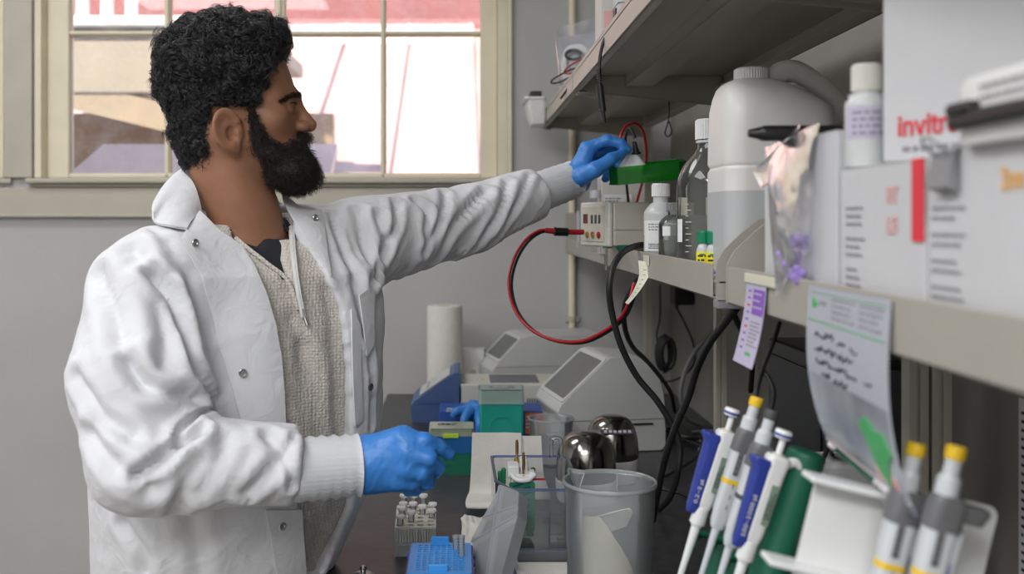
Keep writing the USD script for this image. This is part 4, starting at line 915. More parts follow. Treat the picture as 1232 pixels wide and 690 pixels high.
for k in range(9): t.part('band_mark', on_card(Sg, .16, .30, .12 + .085 * k, .14 + .085 * k, .0006, 2, 2), 'red_print' if k in (2, 5) else 'purple_print', smooth=False, world=True, under=cd)
t.part('print', print_rows(Sg, .46, .92, .14, 3, .08, 3, .3, .1), 'lilac_paper', smooth=False, world=True, under=cd); t.part('print', print_rows(Sg, .46, .95, .48, 7, .045, 4, .35, .12), 'grey_print', smooth=False, world=True, under=cd)
t.part('green_mark', on_card(Sg, .5, .75, .84, .88, .0006, 2, 2), 'green_print', smooth=False, world=True, under=cd)
t.part('tape', cat_(box(LXF - .0045, LXF - .0012, 1.085, 1.195, CZ - .071, CZ - .060, .001)), 'tape_cream', world=True)
bow = lambda u, v: .020 * v ** 3 - .004 * math.sin(v * 3)
Sp = hang(.978, .792, CZ - .212, CZ - .0605, bow); 
Sp_ = Sp; Sp = lambda u, v: Sp_(u, v) + V(0, 0, -.014 * u * v)
t = Thing('hanging_poster', 'laminated sheet with handwriting and a green leaf picture hanging from the shelf lip', 'poster', (LXF - .003, .88, CZ - .215))
sh = t.part('sheet', on_card(Sp, 0, 1, 0, 1, 0, 10, 24, .0008), 'poster_paper', smooth=50, world=True)
t.part('picture', on_card(Sp, .02, .98, .52, .93, .0006, 10, 14), 'poster_picture', smooth=50, world=True, under=sh)
t.part('laminate_edge', on_card(Sp, 0, 1, .95, 1.0, .0012, 10, 3, .0012), 'clear_edge', smooth=50, world=True, under=sh)
t.part('logo', cat_(on_card(Sp, .07, .11, .07, .13, .0006, 2, 2), on_card(Sp, .10, .15, .09, .12, .0006, 2, 2)), 'green_print', smooth=False, world=True, under=sh)
t.part('letterhead', cat_(print_rows(Sp, .34, .62, .05, 4, .035, 5, .4, .05), print_rows(Sp, .68, .95, .05, 4, .035, 6, .4, .05), print_rows(Sp, .17, .27, .08, 1, .05, 6, .5, .03)), 'grey_print', smooth=False, world=True, under=sh)
t.part('green_rule', cat_(on_card(Sp, .03, .97, .20, .207, .0006, 6, 2), on_card(Sp, .03, .97, .035, .039, .0006, 6, 2)), 'green_print', smooth=False, world=True, under=sh)
g = np.random.default_rng(9)
def scrawl(u0, u1, v, h, n):
    u = np.linspace(u0, u1, n); return tube([Sp(a, v + h * g.uniform(-1, 1)) + V(-.001, 0, 0) for a in u], .0008, 5, 3)
t.part('handwriting', cat_(scrawl(.14, .38, .275, .018, 14), scrawl(.44, .53, .285, .012, 6), scrawl(.60, .67, .295, .014, 5), scrawl(.14, .62, .36, .018, 26), scrawl(.15, .66, .435, .018, 26), scrawl(.76, .83, .435, .02, 5), scrawl(.22, .32, .50, .018, 8), scrawl(.38, .55, .505, .02, 10)), 'black_print', smooth=False, world=True, under=sh)
lf = np.array([(.66, .66), (.74, .62), (.80, .67), (.90, .66), (.95, .73), (.88, .80), (.83, .92), (.76, .85), (.72, .76)]); 
v_, f_ = mf(extr(Polygon(lf).buffer(.012), .001)); t.part('leaf_print', (np.array([Sp(a, b) + V(-.0011 - c, 0, 0) for a, b, c in v_]), f_), 'green_print', smooth=False, world=True, under=sh)
t.part('pink_print', on_card(Sp, .70, .93, .86, .92, .0009, 3, 3), 'pale_red_print', smooth=False, world=True, under=sh)
# paper tape strip
g_ = [[P(768, 313, 1.86), P(784, 316, 1.84)], [P(769, 330, 1.85), P(781, 331, 1.835)], [P(765, 343, 1.845), P(773, 345, 1.83)], [P(759, 355, 1.84), P(764, 357, 1.83)], [P(752, 364, 1.84), P(756, 366, 1.83)]]
t = Thing('label_tape', 'cream paper tape strip hanging from the lip under the reagent bottle', 'tape', tuple(P(752, 365, 1.84)))
g2 = np.stack([smooth_path([r[0] for r in g_], 5), smooth_path([r[1] for r in g_], 5)], 1); g2 = g2[:, :1] * (1 - np.linspace(0, 1, 5)[None, :, None]) + g2[:, 1:] * np.linspace(0, 1, 5)[None, :, None]
t.part('strip', grid_sheet(g2, .0006), 'tape_cream', smooth=50, world=True)
t.part('stuck_end', box(LXF - .002, LXF - .0008, 1.82, 1.872, CZ - .080, CZ - .062, .0004), 'tape_cream', world=True)
t.part('print', cat_(*[tube([g2[3 + k, 1] * .8 + g2[3 + k, 3] * .2 + V(0, -.001, 0), g2[3 + k, 1] * .25 + g2[3 + k, 3] * .75 + V(0, -.001, 0)], .0006, 5) for k in range(0, 14, 2)]), 'grey_print', smooth=False, world=True)

# ================================================================== THINGS ON THE UPPER SHELF
US = UZS
t = Thing('white_bin', 'small white plastic bin hooked on the upper shelf near the window', 'bin', (.228, 3.16, UZ0 - .004))
def trough(z, k): return (z, -.022 - k, .0235, .070 + k, .008)
t.part('tub', man(loft([trough(0, -.006), trough(.030, .004), trough(.075, .010)])) - man(loft([trough(.004, -.009), trough(.030, .001), trough(.08, .007)])), 'white_plastic', smooth=40)
t.part('rim', extr(rrect(.064, .168, .01, -.008, 0).difference(rrect(.054, .158, .008, -.008, 0)), .006, .073), 'white_gloss', smooth=40)
t = Thing('black_adapter', 'black plastic block lying in the white bin', 'adapter', (.222, 3.15, UZ0 + .060))
t.part('body', box(-.016, .018, -.055, .05, 0, .034, .004), 'black_plastic'); t.part('prong', box(-.02, -.015, -.01, -.004, .012, .016), 'steel'); t.part('prong', box(-.02, -.015, .006, .012, .012, .016), 'steel')
# zip bag
t = Thing('zip_bag', 'clear zip bag of tubing standing on the upper shelf', 'bag', (.30, 2.74, US))
for q in pillow([P(667, 35, 2.74), P(724, 19, 2.66), P(727, 118, 2.66), P(675, 112, 2.74)], 26, .020, 31, .003, 14): t.part('film', q, 'bag_plastic', smooth=60, world=True)
cc = P(692, 75, 2.71)
t.part('tubing', cat_(*[tube([cc + V((.026 - .003 * k) * math.cos(a), .004 * k - .006, (.030 - .002 * k) * math.sin(a)) for a in np.linspace(0, 5.6 + k * .3, 28)], .005, 8) for k in range(3)]), 'light_grey_plastic', smooth=60, world=True)
t.part('dark_ring', tube([cc + V(.02 * math.cos(a) - .006, -.012, .018 + .012 * math.sin(a)) for a in np.linspace(0, 5.9, 26)], .004, 8), 'dark_grey_plastic', smooth=60, world=True)
t.part('white_sheet', grid_sheet([[P(672, 45, 2.745), P(674, 112, 2.745)], [P(722, 38, 2.69), P(724, 115, 2.69)]], .001), 'paper_white', smooth=False, world=True)
D = 2.06
t = carton('shelf_carton', 'tall narrow white carton at the edge of the upper shelf', X(723, D), X(741, D), D, D + .09, US, US + .16, 'card_white_warm')
f = frame_at((.0, -.0008, 0), (1, 0, 0), (0, 0, 1)); t.part('pink_print', f(box(.006, .022, .05, .085, 0, .0004)), 'pale_red_print', smooth=False)
D = 1.96
t = Thing('grey_case', 'grey plastic case on the upper shelf beside the narrow carton', 'case', (X(744, D), D, US))
t.part('body', box(0, .10, 0, .08, 0, .12, .006), 'light_grey_plastic'); t.part('black_latch', box(-.003, .0, .02, .05, .05, .075, .001), 'black_plastic'); t.part('lid_seam', box(-.0006, .1006, -.0006, .0806, .08, .082), 'mid_grey_plastic', smooth=False)
t = Thing('plug_adapter', 'black mains plug standing at the edge of the upper shelf', 'plug', (X(719, 2.42) + .012, 2.42, US))
t.part('body', box(-.012, .014, -.014, .014, .026, .074, .003), 'black_plastic'); t.part('stem', box(-.014, .0, -.010, .010, 0, .050, .003), 'black_plastic'); t.part('strain_relief', cyl((0, 0, .0), (0, 0, .03), .005, 12), 'black_rubber')

# ================================================================== RIGHT END OF THE WORKTOP
def axis_pt(px, py, D): return P(px, py, D)
GT = 17.5
def pipette(name, label, top, kind, ring, L, tilt=GT, group=None, text_=None):
    """A pipette whose plunger's top is at the point top, leaning so that its axis tilts by tilt degrees in x; local z runs along it, 0 at the tip."""
    ax = V(math.sin(math.radians(tilt)), 0, math.cos(math.radians(tilt))); base = top - ax * L
    t = Thing(name, label, 'pipette', tuple(base), rot=(0, tilt, 0), group=group); k = L - .256
    add_ = t.part
    def slim(nm, m, *a, **kw):
        v, f = mf(m); return add_(nm, (v * V(.76, .76, 1), f), *a, **kw)
    t.part = slim
    g = np.random.default_rng(3)
    if kind == 'blue':
        t.part('shaft', lathe([(0, 0), (.0022, 0), (.0034, .02), (.0052, .07 + k), (.0074, .120 + k), (0, .12 + k)], 24), 'white_gloss', smooth=40)
        t.part('collar', mv(cap_mesh(.0115, .020, .117 + k, 18), (0, 0, 0)), 'white_plastic', smooth=40); t.part('collar_neck', lathe([(.007, .113 + k), (.0105, .117 + k), (.009, .137 + k), (.0105, .139 + k), (0, .139 + k)], 24), 'white_plastic', smooth=40)
        t.part('body', loft([(.136 + k, -.010, .012, .009, .006), (.145 + k, -.011, .014, .011, .007), (.21 + k, -.012, .017, .0135, .008), (.226 + k, -.013, .019, .0145, .009), (.229 + k, -.011, .017, .0125, .009)], 32), 'white_plastic', smooth=45)
        t.part('grip', loft([(.128 + k, -.0215, -.007, .006, .004), (.136 + k, -.023, -.005, .010, .005), (.195 + k, -.026, -.004, .0125, .006), (.212 + k, -.027, -.004, .013, .006), (.218 + k, -.033, -.004, .0145, .006), (.2225 + k, -.032, -.006, .0135, .006)], 32), 'royal_blue', smooth=45)
        t.part('rod', cyl((0.002, 0, .227 + k), (0.002, 0, .249 + k), .0045, 16), 'white_gloss'); t.part('hub', cyl((.002, 0, .226 + k), (.002, 0, .231 + k), .0085, 20), 'cream_plastic')
        t.part('button', lathe([(0, .247 + k), (.010, .247 + k), (.0118, .249 + k), (.0118, .254 + k), (.010, .256 + k), (0, .2562 + k)], 28), 'white_gloss', smooth=40)
        t.part('button_ring', lathe([(.0119, .2492 + k), (.0122, .2497 + k), (.0122, .2515 + k), (.0119, .252 + k)], 28, closed=True), 'royal_blue', smooth=40)
        t.part('finger_hook', tube([(.014, 0, .222 + k), (.028, 0, .227 + k), (.040, 0, .220 + k), (.044, 0, .206 + k)], [.0065, .005, .004, .003], 10, 5), 'white_plastic', smooth=60)
        fr = frame_at((-.001, -.0140, .158 + k), (0, 0, 1), (-1, 0, 0)); t.part('volume_label', fr(mv(box(0, .042, -.013, -.003, .0, .0008), (0, 0, -.0005))), 'label_sage', smooth=False); t.part('label_print', fr(mv(bars(g, .03, 3, .003), (.006, -.004, .0005))), 'black_print', smooth=False)
        if text_:
            fr = frame_at((-.013, -.0122, .140 + k), (0, 0, 1), (-1, 0, 0)); t.part('lettering', fr(text(text_, .0052, .0006, True)), 'card_white', smooth=False)
    else:
        t.part('shaft', lathe([(0, 0), (.0022, 0), (.003, .02), (.0046, .08 + k), (.0062, .118 + k), (0, .118 + k)], 24), 'pipette_grey', smooth=40)
        t.part('ejector_sleeve', loft([(.114 + k, -.0085, .0095, .007, .005), (.122 + k, -.011, .0125, .0095, .006), (.135 + k, -.012, .0135, .010, .006)], 28), 'pipette_grey', smooth=45)
        t.part('body', loft([(.133 + k, -.0125, .0135, .0105, .006), (.16 + k, -.0125, .015, .0115, .007), (.19 + k, -.013, .016, .012, .007), (.206 + k, -.0135, .017, .0125, .007)], 32), 'pipette_grey', smooth=45)
        t.part('back_rail', loft([(.145 + k, .010, .022, .006, .004), (.205 + k, .012, .026, .007, .004)], 24), 'pipette_grey', smooth=45)
        t.part('hook', union(loft([(.203 + k, -.0145, .019, .0135, .007), (.224 + k, -.014, .020, .014, .008), (.229 + k, -.011, .017, .012, .008)], 28), loft([(.2115 + k, .010, .040, .009, .006), (.2215 + k, .010, .046, .010, .007), (.225 + k, .010, .044, .009, .006)], 28)), 'hook_grey', smooth=45)
        t.part('crown', cap_mesh(.0112, .0165, .2265 + k, 16), 'pipette_grey', smooth=40); t.part('sleeve', lathe([(.0080, .242 + k), (.0078, .262 + k), (0, .262 + k)], 24), 'pipette_grey', smooth=40)
        t.part('button', lathe([(0, .256 + k), (.0092, .256 + k), (.0098, .258 + k), (.0098, .264 + k), (.0092, .266 + k), (.006, .2655 + k), (0, .2645 + k)], 28), ring, smooth=40)
        fr = frame_at((-.002, -.0128, .177 + k), (0, 0, 1), (-1, 0, 0)); ds = t.part('display', fr(box(0, .026, -.004, .003, 0, .001)), 'screen_dark', smooth=False)
        t.part('digit', fr(cat_(*[box(.003 + .0062 * q, .0075 + .0062 * q, -.0026, .0016, .001, .0013) for q in range(4)])), 'screen_grey', smooth=False, under=ds)
        t.part('colour_band', loft([(.166 + k, -.0131, .0157, .0121, .007), (.1710 + k, -.0132, .0158, .0122, .007)], 32), ring, smooth=45)
        fr = frame_at((.017, -.0078, .150 + k), (0, 0, 1), (-1, 0, 0)); t.part('lettering', fr(text('eppendorf', .0046, .0006, True)), 'royal_blue', smooth=False)
        fr = frame_at((.001, -.0124, .138 + k), (0, 0, 1), (-1, 0, 0)); t.part('print', fr(cat_(*[box(.012 * q, .012 * q + .005, -.001, .001, 0, .0008) for q in range(3)])), 'grey_print', smooth=False)
    return t
PIP = [(882, 491, 1.20, 'blue', None, .275, 'pipette with royal blue grip and thin cone, furthest of the four on the green stand', '0.2-2 µl'), (908, 488, 1.155, 'grey', 'yellow_plastic', .280, 'grey pipette with yellow button, second on the green stand', None),
       (926, 504, 1.11, 'grey', 'dark_grey_plastic', .280, 'grey pipette with dark grey button, third on the green stand', None), (944, 517, 1.07, 'blue', None, .275, 'pipette with royal blue grip and sage label, nearest of the four on the green stand', '100-1000 µl')]
for px, py, D, kd, ring, L, lab, tx in PIP: pipette('pipette', lab, P(px, py, D), kd, ring, L, text_=tx)
# green stand
t = Thing('pipette_stand', 'green armed pipette stand holding the four pipettes', 'pipette stand', (P(850, 690, 1.12)[0], 1.12, BZ))
t.part('base', box(-.06, .10, -.12, .12, 0, .018, .004), 'dark_grey_plastic')
axv = V(math.sin(math.radians(GT)), 0, math.cos(math.radians(GT)))
for k, (px, py, D, w) in enumerate(((908, 540, 1.225, .015), (934, 545, 1.18, .016), (951, 555, 1.135, .016), (972, 541, 1.085, .020))):
    tp = P(px, py, D); bt_ = tp - axv * ((tp[2] - BZ - .012) / axv[2])
    bar = tube([bt_, tp - axv * .006, tp - axv * .002, tp], [w * 1.0, w, w * .9, w * .6], 20); t.part('arm', bar, 'arm_green', smooth=50, world=True)
for k, (px, py, D, kd, ring, L, lab, tx) in enumerate(PIP):
    tp = P(px, py, D) - axv * (L - .108); t.part('cradle', cat_(tube([tp + V(.008, .012, 0), tp + V(.016, .035, .002), tp + V(.03, .04, .002)], .004, 10, 4)), 'arm_green', smooth=60, world=True)

# white rack with two grey pipettes
WT = 13.5; D = .80
for px, py, Dp, lab in ((1100, 548, .815, 'grey pipette with yellow button in the white rack, behind the poster corner'), (1148, 552, .775, 'grey pipette with yellow button in the white rack, clear of the poster')):
    pipette('pipette', lab, P(px, py, Dp), 'grey', 'yellow_plastic', .300, tilt=WT)
wr = Thing('white_rack', 'white plastic pipette rack with flanges at the right end of the worktop', 'pipette rack', tuple(P(1060, 690, .87) * V(1, 1, 0) + V(0, 0, BZ)))
ax2 = V(math.sin(math.radians(WT)), 0, math.cos(math.radians(WT))); ex = V(math.cos(math.radians(WT)), 0, -math.sin(math.radians(WT)))
o = P(984, 571, .88); lenz = (o[2] - BZ - .004) / ax2[2]
def slab(o, w, h, y0, th, r=.004):
    """Plate in the tilted plane: from its upper left corner o, w along, h down."""
    p = rrect(w, h, r, w / 2, -h / 2); v, f = mf(extr(p, th)); return np.stack([o + ex * a + ax2 * b + V(0, c + y0, 0) for a, b, c in v]), f
wr.part('back_panel', slab(o, .085, lenz - .004, 0, .004), 'white_plastic', smooth=25, world=True)
for dz, dl in ((.0, .012), (.075, .030)):
    v, f = mf(box(-dl, .088, -.022, .006, -.004, .001, .0015)); p0 = o - ax2 * dz
    wr.part('flange', (np.stack([p0 + ex * a + V(0, b, 0) + ax2 * c for a, b, c in v]), f), 'white_gloss', world=True)
o2 = P(1138, 596, .83); wr.part('side_panel', slab(o2, .044, (o2[2] - BZ) / ax2[2] - .022, 0, .005, .008), 'white_plastic', smooth=25, world=True)
o3 = P(1088, 600, .86); wr.part('rear_web', slab(o3, .040, (o3[2] - BZ) / ax2[2] - .022, 0, .004, .004), 'white_plastic', smooth=25, world=True)
b0 = o - ax2 * lenz; wr.part('foot', box(b0[0] - .01, b0[0] + .16, .76, .90, BZ + .0005, BZ + .0065, .002), 'white_plastic', world=True)

# black devices behind the pipettes
t = Thing('black_tower', 'black computer tower standing under the shelf behind the poster', 'computer', (X(936, 1.76), 1.52, BZ + .001))
t.part('case', box(0, .125, 0, .30, 0, .345, .006), 'black_plastic'); t.part('side_panel', box(-.003, 0, .025, .28, .03, .32, .001), 'black_plastic')
t.part('front_panel', box(.01, .115, -.004, 0, .02, .33, .002), 'dark_grey_plastic')
for k in range(6): t.part('vent', box(.02, .105, -.006, -.0035, .05 + .012 * k, .055 + .012 * k), 'black_plastic', smooth=False)
t = Thing('black_case', 'low black equipment case carrying the grey adapter', 'case', (.44, 1.345, BZ + .0005))
t.part('body', box(0, .11, 0, .12, 0, .178, .005), 'black_plastic'); t.part('lid', box(.002, .108, .002, .118, .178, .184, .002), 'black_rubber'); t.part('handle', tube([(.03, -.001, .1), (.03, -.012, .1), (.08, -.012, .1), (.08, -.001, .1)], .004, 8, 3), 'black_rubber')
t = Thing('grey_adapter', 'grey plastic multi-socket adapter with black leads behind the white rack', 'adapter', (.45, 1.36, BZ + .185))
t.part('body', box(0, .105, 0, .085, 0, .045, .006), 'light_grey_plastic')
for k in range(3): t.part('socket', box(.012 + .03 * k, .034 + .03 * k, .02, .06, .0445, .047, .001), 'mid_grey_plastic')
# paper notice on the wall
t = Thing('wall_notice', 'printed white notice on the wall at the right edge of the picture', 'notice', (XR - .003, 1.14, .96))
t.part('sheet', box(0, .0015, -.12, .122, 0, .285), 'paper_white', smooth=False)
f = frame_at((-.0002, .115, .27), (0, -1, 0), (0, 0, 1)); t.part('print', f(bars(rng, .2, 24, .0105, h=.35)), 'black_print', smooth=False)
# ================================================================== CABLES AND THE GEL LID
def cable(name, label, pts, r, m='black_rubber', cat='cable', n=10, group=None):
    return solo(name, tube([P(*p) if len(p) == 3 else V(*p[:3]) for p in pts], r, n, 8), m, label, cat, group, smooth=60)
# leads of the power supply: a red and a black one side by side, plug at the jack
arcs = [(668, 278, 2.19), (650, 277, 2.19), (632, 289, 2.18), (618, 312, 2.15), (612, 342, 2.12), (620, 374, 2.08), (640, 397, 2.03), (668, 409, 1.98), (700, 410, 1.94), (730, 396, 1.90), (748, 380, 1.87), (757, 362, 1.85), (763, 340, 1.86)]
rl = Thing('red_lead', 'red test lead plugged into the power supply and looping under the shelf', 'cable', tuple(P(697, 279, 2.20)))
rl.part('wire', tube([P(*p) for p in arcs], .0032, 10, 8), 'red_rubber', smooth=60, world=True)
rl.part('plug', cyl(P(682, 279, 2.195), P(702, 279, 2.205), .0058, 14), 'red_rubber', world=True); rl.part('boot', cyl(P(656, 277, 2.19), P(668, 278, 2.19), .0058, 14, .0066), 'red_rubber', world=True)
rl.part('sleeve', cat_(cyl(P(667, 278.5, 2.19), P(683, 279, 2.195), .0088, 16), cyl(P(668, 276, 2.185), P(668, 273, 2.185), .002, 8)), 'black_plastic', label='black plug sleeve', world=True)
cable('black_lead', 'black test lead running along the red lead under the shelf', [(x + 3.6, y + 1.5, d + .004) for x, y, d in arcs], .0030)
# power cables
cable('power_cable', 'thick black cable looping from behind the reagent bottle down to the worktop', [(786, 294, 2.02), (768, 295, 1.95), (750, 303, 1.88), (738, 320, 1.85), (733, 345, 1.84), (736, 375, 1.85), (747, 415, 1.86), (766, 452, 1.87), (790, 481, 1.87), (808, 510, 1.87), (818, 536, 1.87), (815, 570, 1.87), (806, 598, 1.90), (792, 613, 1.97)], .0058)
cable('power_cable', 'black cable hanging behind the label tape', [(766, 335, 1.93), (752, 366, 1.95), (752, 395, 2.0), (762, 418, 2.1), (782, 438, 2.3), (806, 470, 2.5), (812, 495, 2.75)], .0052)
cable('power_cable', 'thick black cable hanging from the shelf bracket beside the middle post', [(886, 370, 1.36), (872, 388, 1.40), (852, 415, 1.5), (838, 445, 1.58), (828, 478, 1.62), (812, 515, 1.66), (800, 552, 1.70), (792, 590, 1.76), (786, 625, 1.87)], .0056)
cable('power_cable', 'black cable hanging from the shelf bracket towards the pipettes', [(878, 366, 1.42), (886, 385, 1.44), (897, 408, 1.5), (905, 430, 1.6), (903, 470, 1.7)], .0042)
cable('thin_cable', 'thin black charging cable running to the yellow-buttoned pipette', [(938, 388, 1.28), (931, 410, 1.26), (919, 440, 1.23), (911, 468, 1.20), (906, 496, 1.185)], .0028)
cable('thin_cable', 'thin black charging cable running to the dark-buttoned pipette', [(914, 440, 1.25), (925, 455, 1.24), (931, 470, 1.22), (929, 490, 1.2), (920, 510, 1.17)], .0025)
cable('thin_cable', 'thin black wire hanging on the wall from the lower shelf', [(794, 342, 3.1), (794, 380, 3.1), (790, 405, 3.1), (796, 420, 3.1)], .0028)
hk = Thing('cable_bundle', 'coiled black cable bundle hanging on the wall under the lower shelf', 'cable', tuple(P(800, 445, 3.0)))
for k in range(5): hk.part('coil', tube([P(798 + 8 * math.sin(a) + 1.5 * k, 425 + (22 - k) * math.cos(a) * (1 if a < 3.1 else .9), 3.0 - .01 * k) for a in np.linspace(0, 6.1, 22)], .006, 8), 'black_rubber', smooth=60, world=True)
ad = Thing('wall_adapter', 'black power adapter plugged in on the wall under the lower shelf', 'adapter', (XR - .05, 3.05, Z(365, 3.08)))
ad.part('body', box(-.012, .048, -.03, .03, 0, .056, .005), 'black_plastic'); ad.part('strain_relief', cyl((.0, -.01, -.012), (.0, -.01, .002), .005, 10), 'black_rubber')
ad.part('lead', tube([V(.0, -.01, -.01), V(.02, -.02, -.05), V(.04, -.05, -.11), V(.03, -.1, -.16), V(-.02, -.12, -.20), V(-.08, -.1, -.21), V(-.12, -.06, -.19)], .003, 8, 6), 'black_rubber', smooth=60)
cable('grey_cable', 'grey cable curling down behind the middle shelf post', [(858, 400, 2.75), (838, 420, 2.75), (824, 447, 2.75), (819, 475, 2.75), (826, 502, 2.75), (842, 510, 2.78)], .0062, 'mid_grey_plastic')
for k in range(6):
    a0 = rng.uniform(0, 6); cx, cy = 838 + 13 * k, 512 + 9 * k + rng.uniform(-6, 10)
    c = B(cx, cy + 12); pts = [c + V(.07 * math.cos(a0 + a) * (1 + .2 * math.sin(3 * a)) , .07 * math.sin(a0 + a), .006 + .012 * k / 3 + .006 * math.sin(2 * a + k)) for a in np.linspace(0, 5.2, 12)]
    pts = [(min(p[0], XR - .02), p[1], p[2], 0) for p in pts]
    cable('loose_cable', 'loose %s cable loop on the worktop behind the post, number %s from the window' % ('grey' if k % 2 else 'black', ['one', 'two', 'three', 'four', 'five', 'six'][k]), pts, .0042, 'mid_grey_plastic' if k % 2 else 'black_rubber')
cable('bench_wire', 'thin black wire lying across the worktop beside the green stand', [tuple(B(795, 590) + V(0, 0, .004)) + (0,), tuple(B(820, 596) + V(0, 0, .004)) + (0,), tuple(B(850, 612) + V(0, 0, .004)) + (0,), tuple(B(872, 604) + V(0, 0, .004)) + (0,)], .003)
cable('bench_wire', 'thin black wire loop lying on the worktop behind the green stand', [tuple(B(800, 575) + V(0, 0, .004)) + (0,), tuple(B(838, 560) + V(0, 0, .02)) + (0,), tuple(B(850, 540) + V(0, 0, .04)) + (0,), tuple(B(870, 560) + V(0, 0, .02)) + (0,), tuple(B(850, 585) + V(0, 0, .004)) + (0,)], .003)
for k, (a, b, c) in enumerate((((.47, 1.40, BZ + .235), (.43, 1.36, BZ + .245), (.38, 1.35, BZ + .20)), ((.50, 1.40, BZ + .235), (.47, 1.34, BZ + .25), (.42, 1.30, BZ + .16)), ((.53, 1.40, BZ + .235), (.54, 1.34, BZ + .25), (.50, 1.28, BZ + .12)))):
    cable('adapter_lead', 'black lead leaving the grey adapter, %s socket' % ('first', 'second', 'third')[k], [a + (0,), b + (0,), c + (0,)], .003)
cable('white_stick', 'thin white plastic stick lying on the worktop between stand and rack', [tuple(B(944, 640) + V(0, 0, .004)) + (0,), tuple(B(962, 662) + V(0, 0, .004)) + (0,)], .003, 'white_plastic', 'stick')
# upper shelf leads
cable('hanging_lead', 'black lead lying along the edge of the upper shelf', [(724, 48, 2.20), (708, 72, 2.30), (692, 94, 2.42), (675, 118, 2.55)], .0026)
cable('red_wire', 'thin red wire looping beside the zip bag', [(706, 70, 2.55), (694, 74, 2.60), (682, 82, 2.66), (679, 88, 2.68), (690, 88, 2.64), (700, 84, 2.58)], .0022, 'red_rubber')
cable('black_wire', 'thin black wire looping beside the zip bag', [(704, 80, 2.55), (686, 84, 2.66), (666, 95, 2.75), (664, 100, 2.76), (675, 98, 2.72), (694, 88, 2.6)], .0022)
hc = Thing('hanging_plug', 'black plug lead hanging down in front of the upper shelf', 'cable', tuple(P(727, 148, 1.84)))
hc.part('wire', tube([P(745, 23, 1.86), P(738, 30, 1.845), (P(727, 48, 1.84)), P(722, 68, 1.84), P(721, 88, 1.84)], .0030, 10, 8), 'black_rubber', smooth=60, world=True)
hc.part('strain_relief', cat_(*[cyl(P(720.5 + .2 * k, 84 + 3 * k, 1.84), P(720.6 + .2 * k, 86 + 3 * k, 1.84), .0042, 12) for k in range(6)]), 'black_plastic', world=True)
hc.part('plug', tube([P(721, 102, 1.84), P(725.5, 134, 1.84), P(725.6, 134.5, 1.84), P(727, 148, 1.84)], [.0066, .0060, .0036, .0034], 14), 'black_plastic', world=True)
cable('wire_loop', 'thin dark wire loop hanging below the upper shelf', [(805, 118.5, 2.5), (805, 138, 2.5), (803, 150, 2.5), (800, 160, 2.5), (804, 164, 2.5), (808, 158, 2.5), (805, 146, 2.5)], .0016)

# --- gel tank lid held in the hand: green, with two plugs
GD = 2.10; s = F / GD
gl = Thing('green_lid', 'transparent green gel tank lid held up by the gloved hand', 'lid', tuple(P(779, 202, GD)), rot=(6, -5, -8))
gp = Polygon([(-.078, -.022), (-.062, -.052), (.060, -.050), (.076, -.030), (.076, .030), (.060, .045), (-.055, .040), (-.072, .018)]).buffer(-.006).buffer(.006)
gl.part('shell', man(extr(gp, .034, -.024)) - man(extr(gp.buffer(-.0025), .04, -.0265)), 'green_acrylic', smooth=30)
gl.part('top_rim', extr(gp.buffer(.002).difference(gp.buffer(-.003)), .003, -.0255), 'green_acrylic', smooth=30)
gl.part('plug_block', man(loft([(.002, -.058, -.002, .022, .012), (.010, -.056, -.004, .021, .012), (.019, -.048, -.010, .016, .01), (.030, -.040, -.016, .011, .008)], 32)), 'white_gloss', smooth=45)
gl.part('black_boot', cat_(cyl((-.020, -.004, .030), (-.020, -.004, .034), .0095, 16), cyl((-.020, -.004, .034), (-.022, -.004, .056), .0066, 14, .0038)), 'black_plastic')
gl.part('red_boot', cyl((-.044, -.004, .030), (-.045, -.004, .046), .0055, 14, .004), 'red_rubber')
gl.part('lid_letter', mv(box(-.004, .03, -.006, .006, 0, .0006), (.03, 0, .0122)), 'green_print', smooth=False)
cable('lid_lead', 'red lead rising from the green lid and dropping behind the power supply', [(748, 176, 2.09), (747, 163, 2.10), (753, 152, 2.12), (764, 148, 2.15), (773, 157, 2.17), (777, 175, 2.19), (777, 195, 2.22), (773, 218, 2.26), (766, 244, 2.30), (764, 262, 2.33)], .0030, 'red_rubber')
cable('lid_lead', 'black lead looping over the green lid plug and dropping behind the power supply', [(764, 166, 2.085), (760, 157, 2.09), (756, 155, 2.10), (753, 163, 2.13), (752, 185, 2.17), (753, 212, 2.22), (756, 244, 2.28), (757, 262, 2.31)], .0030)
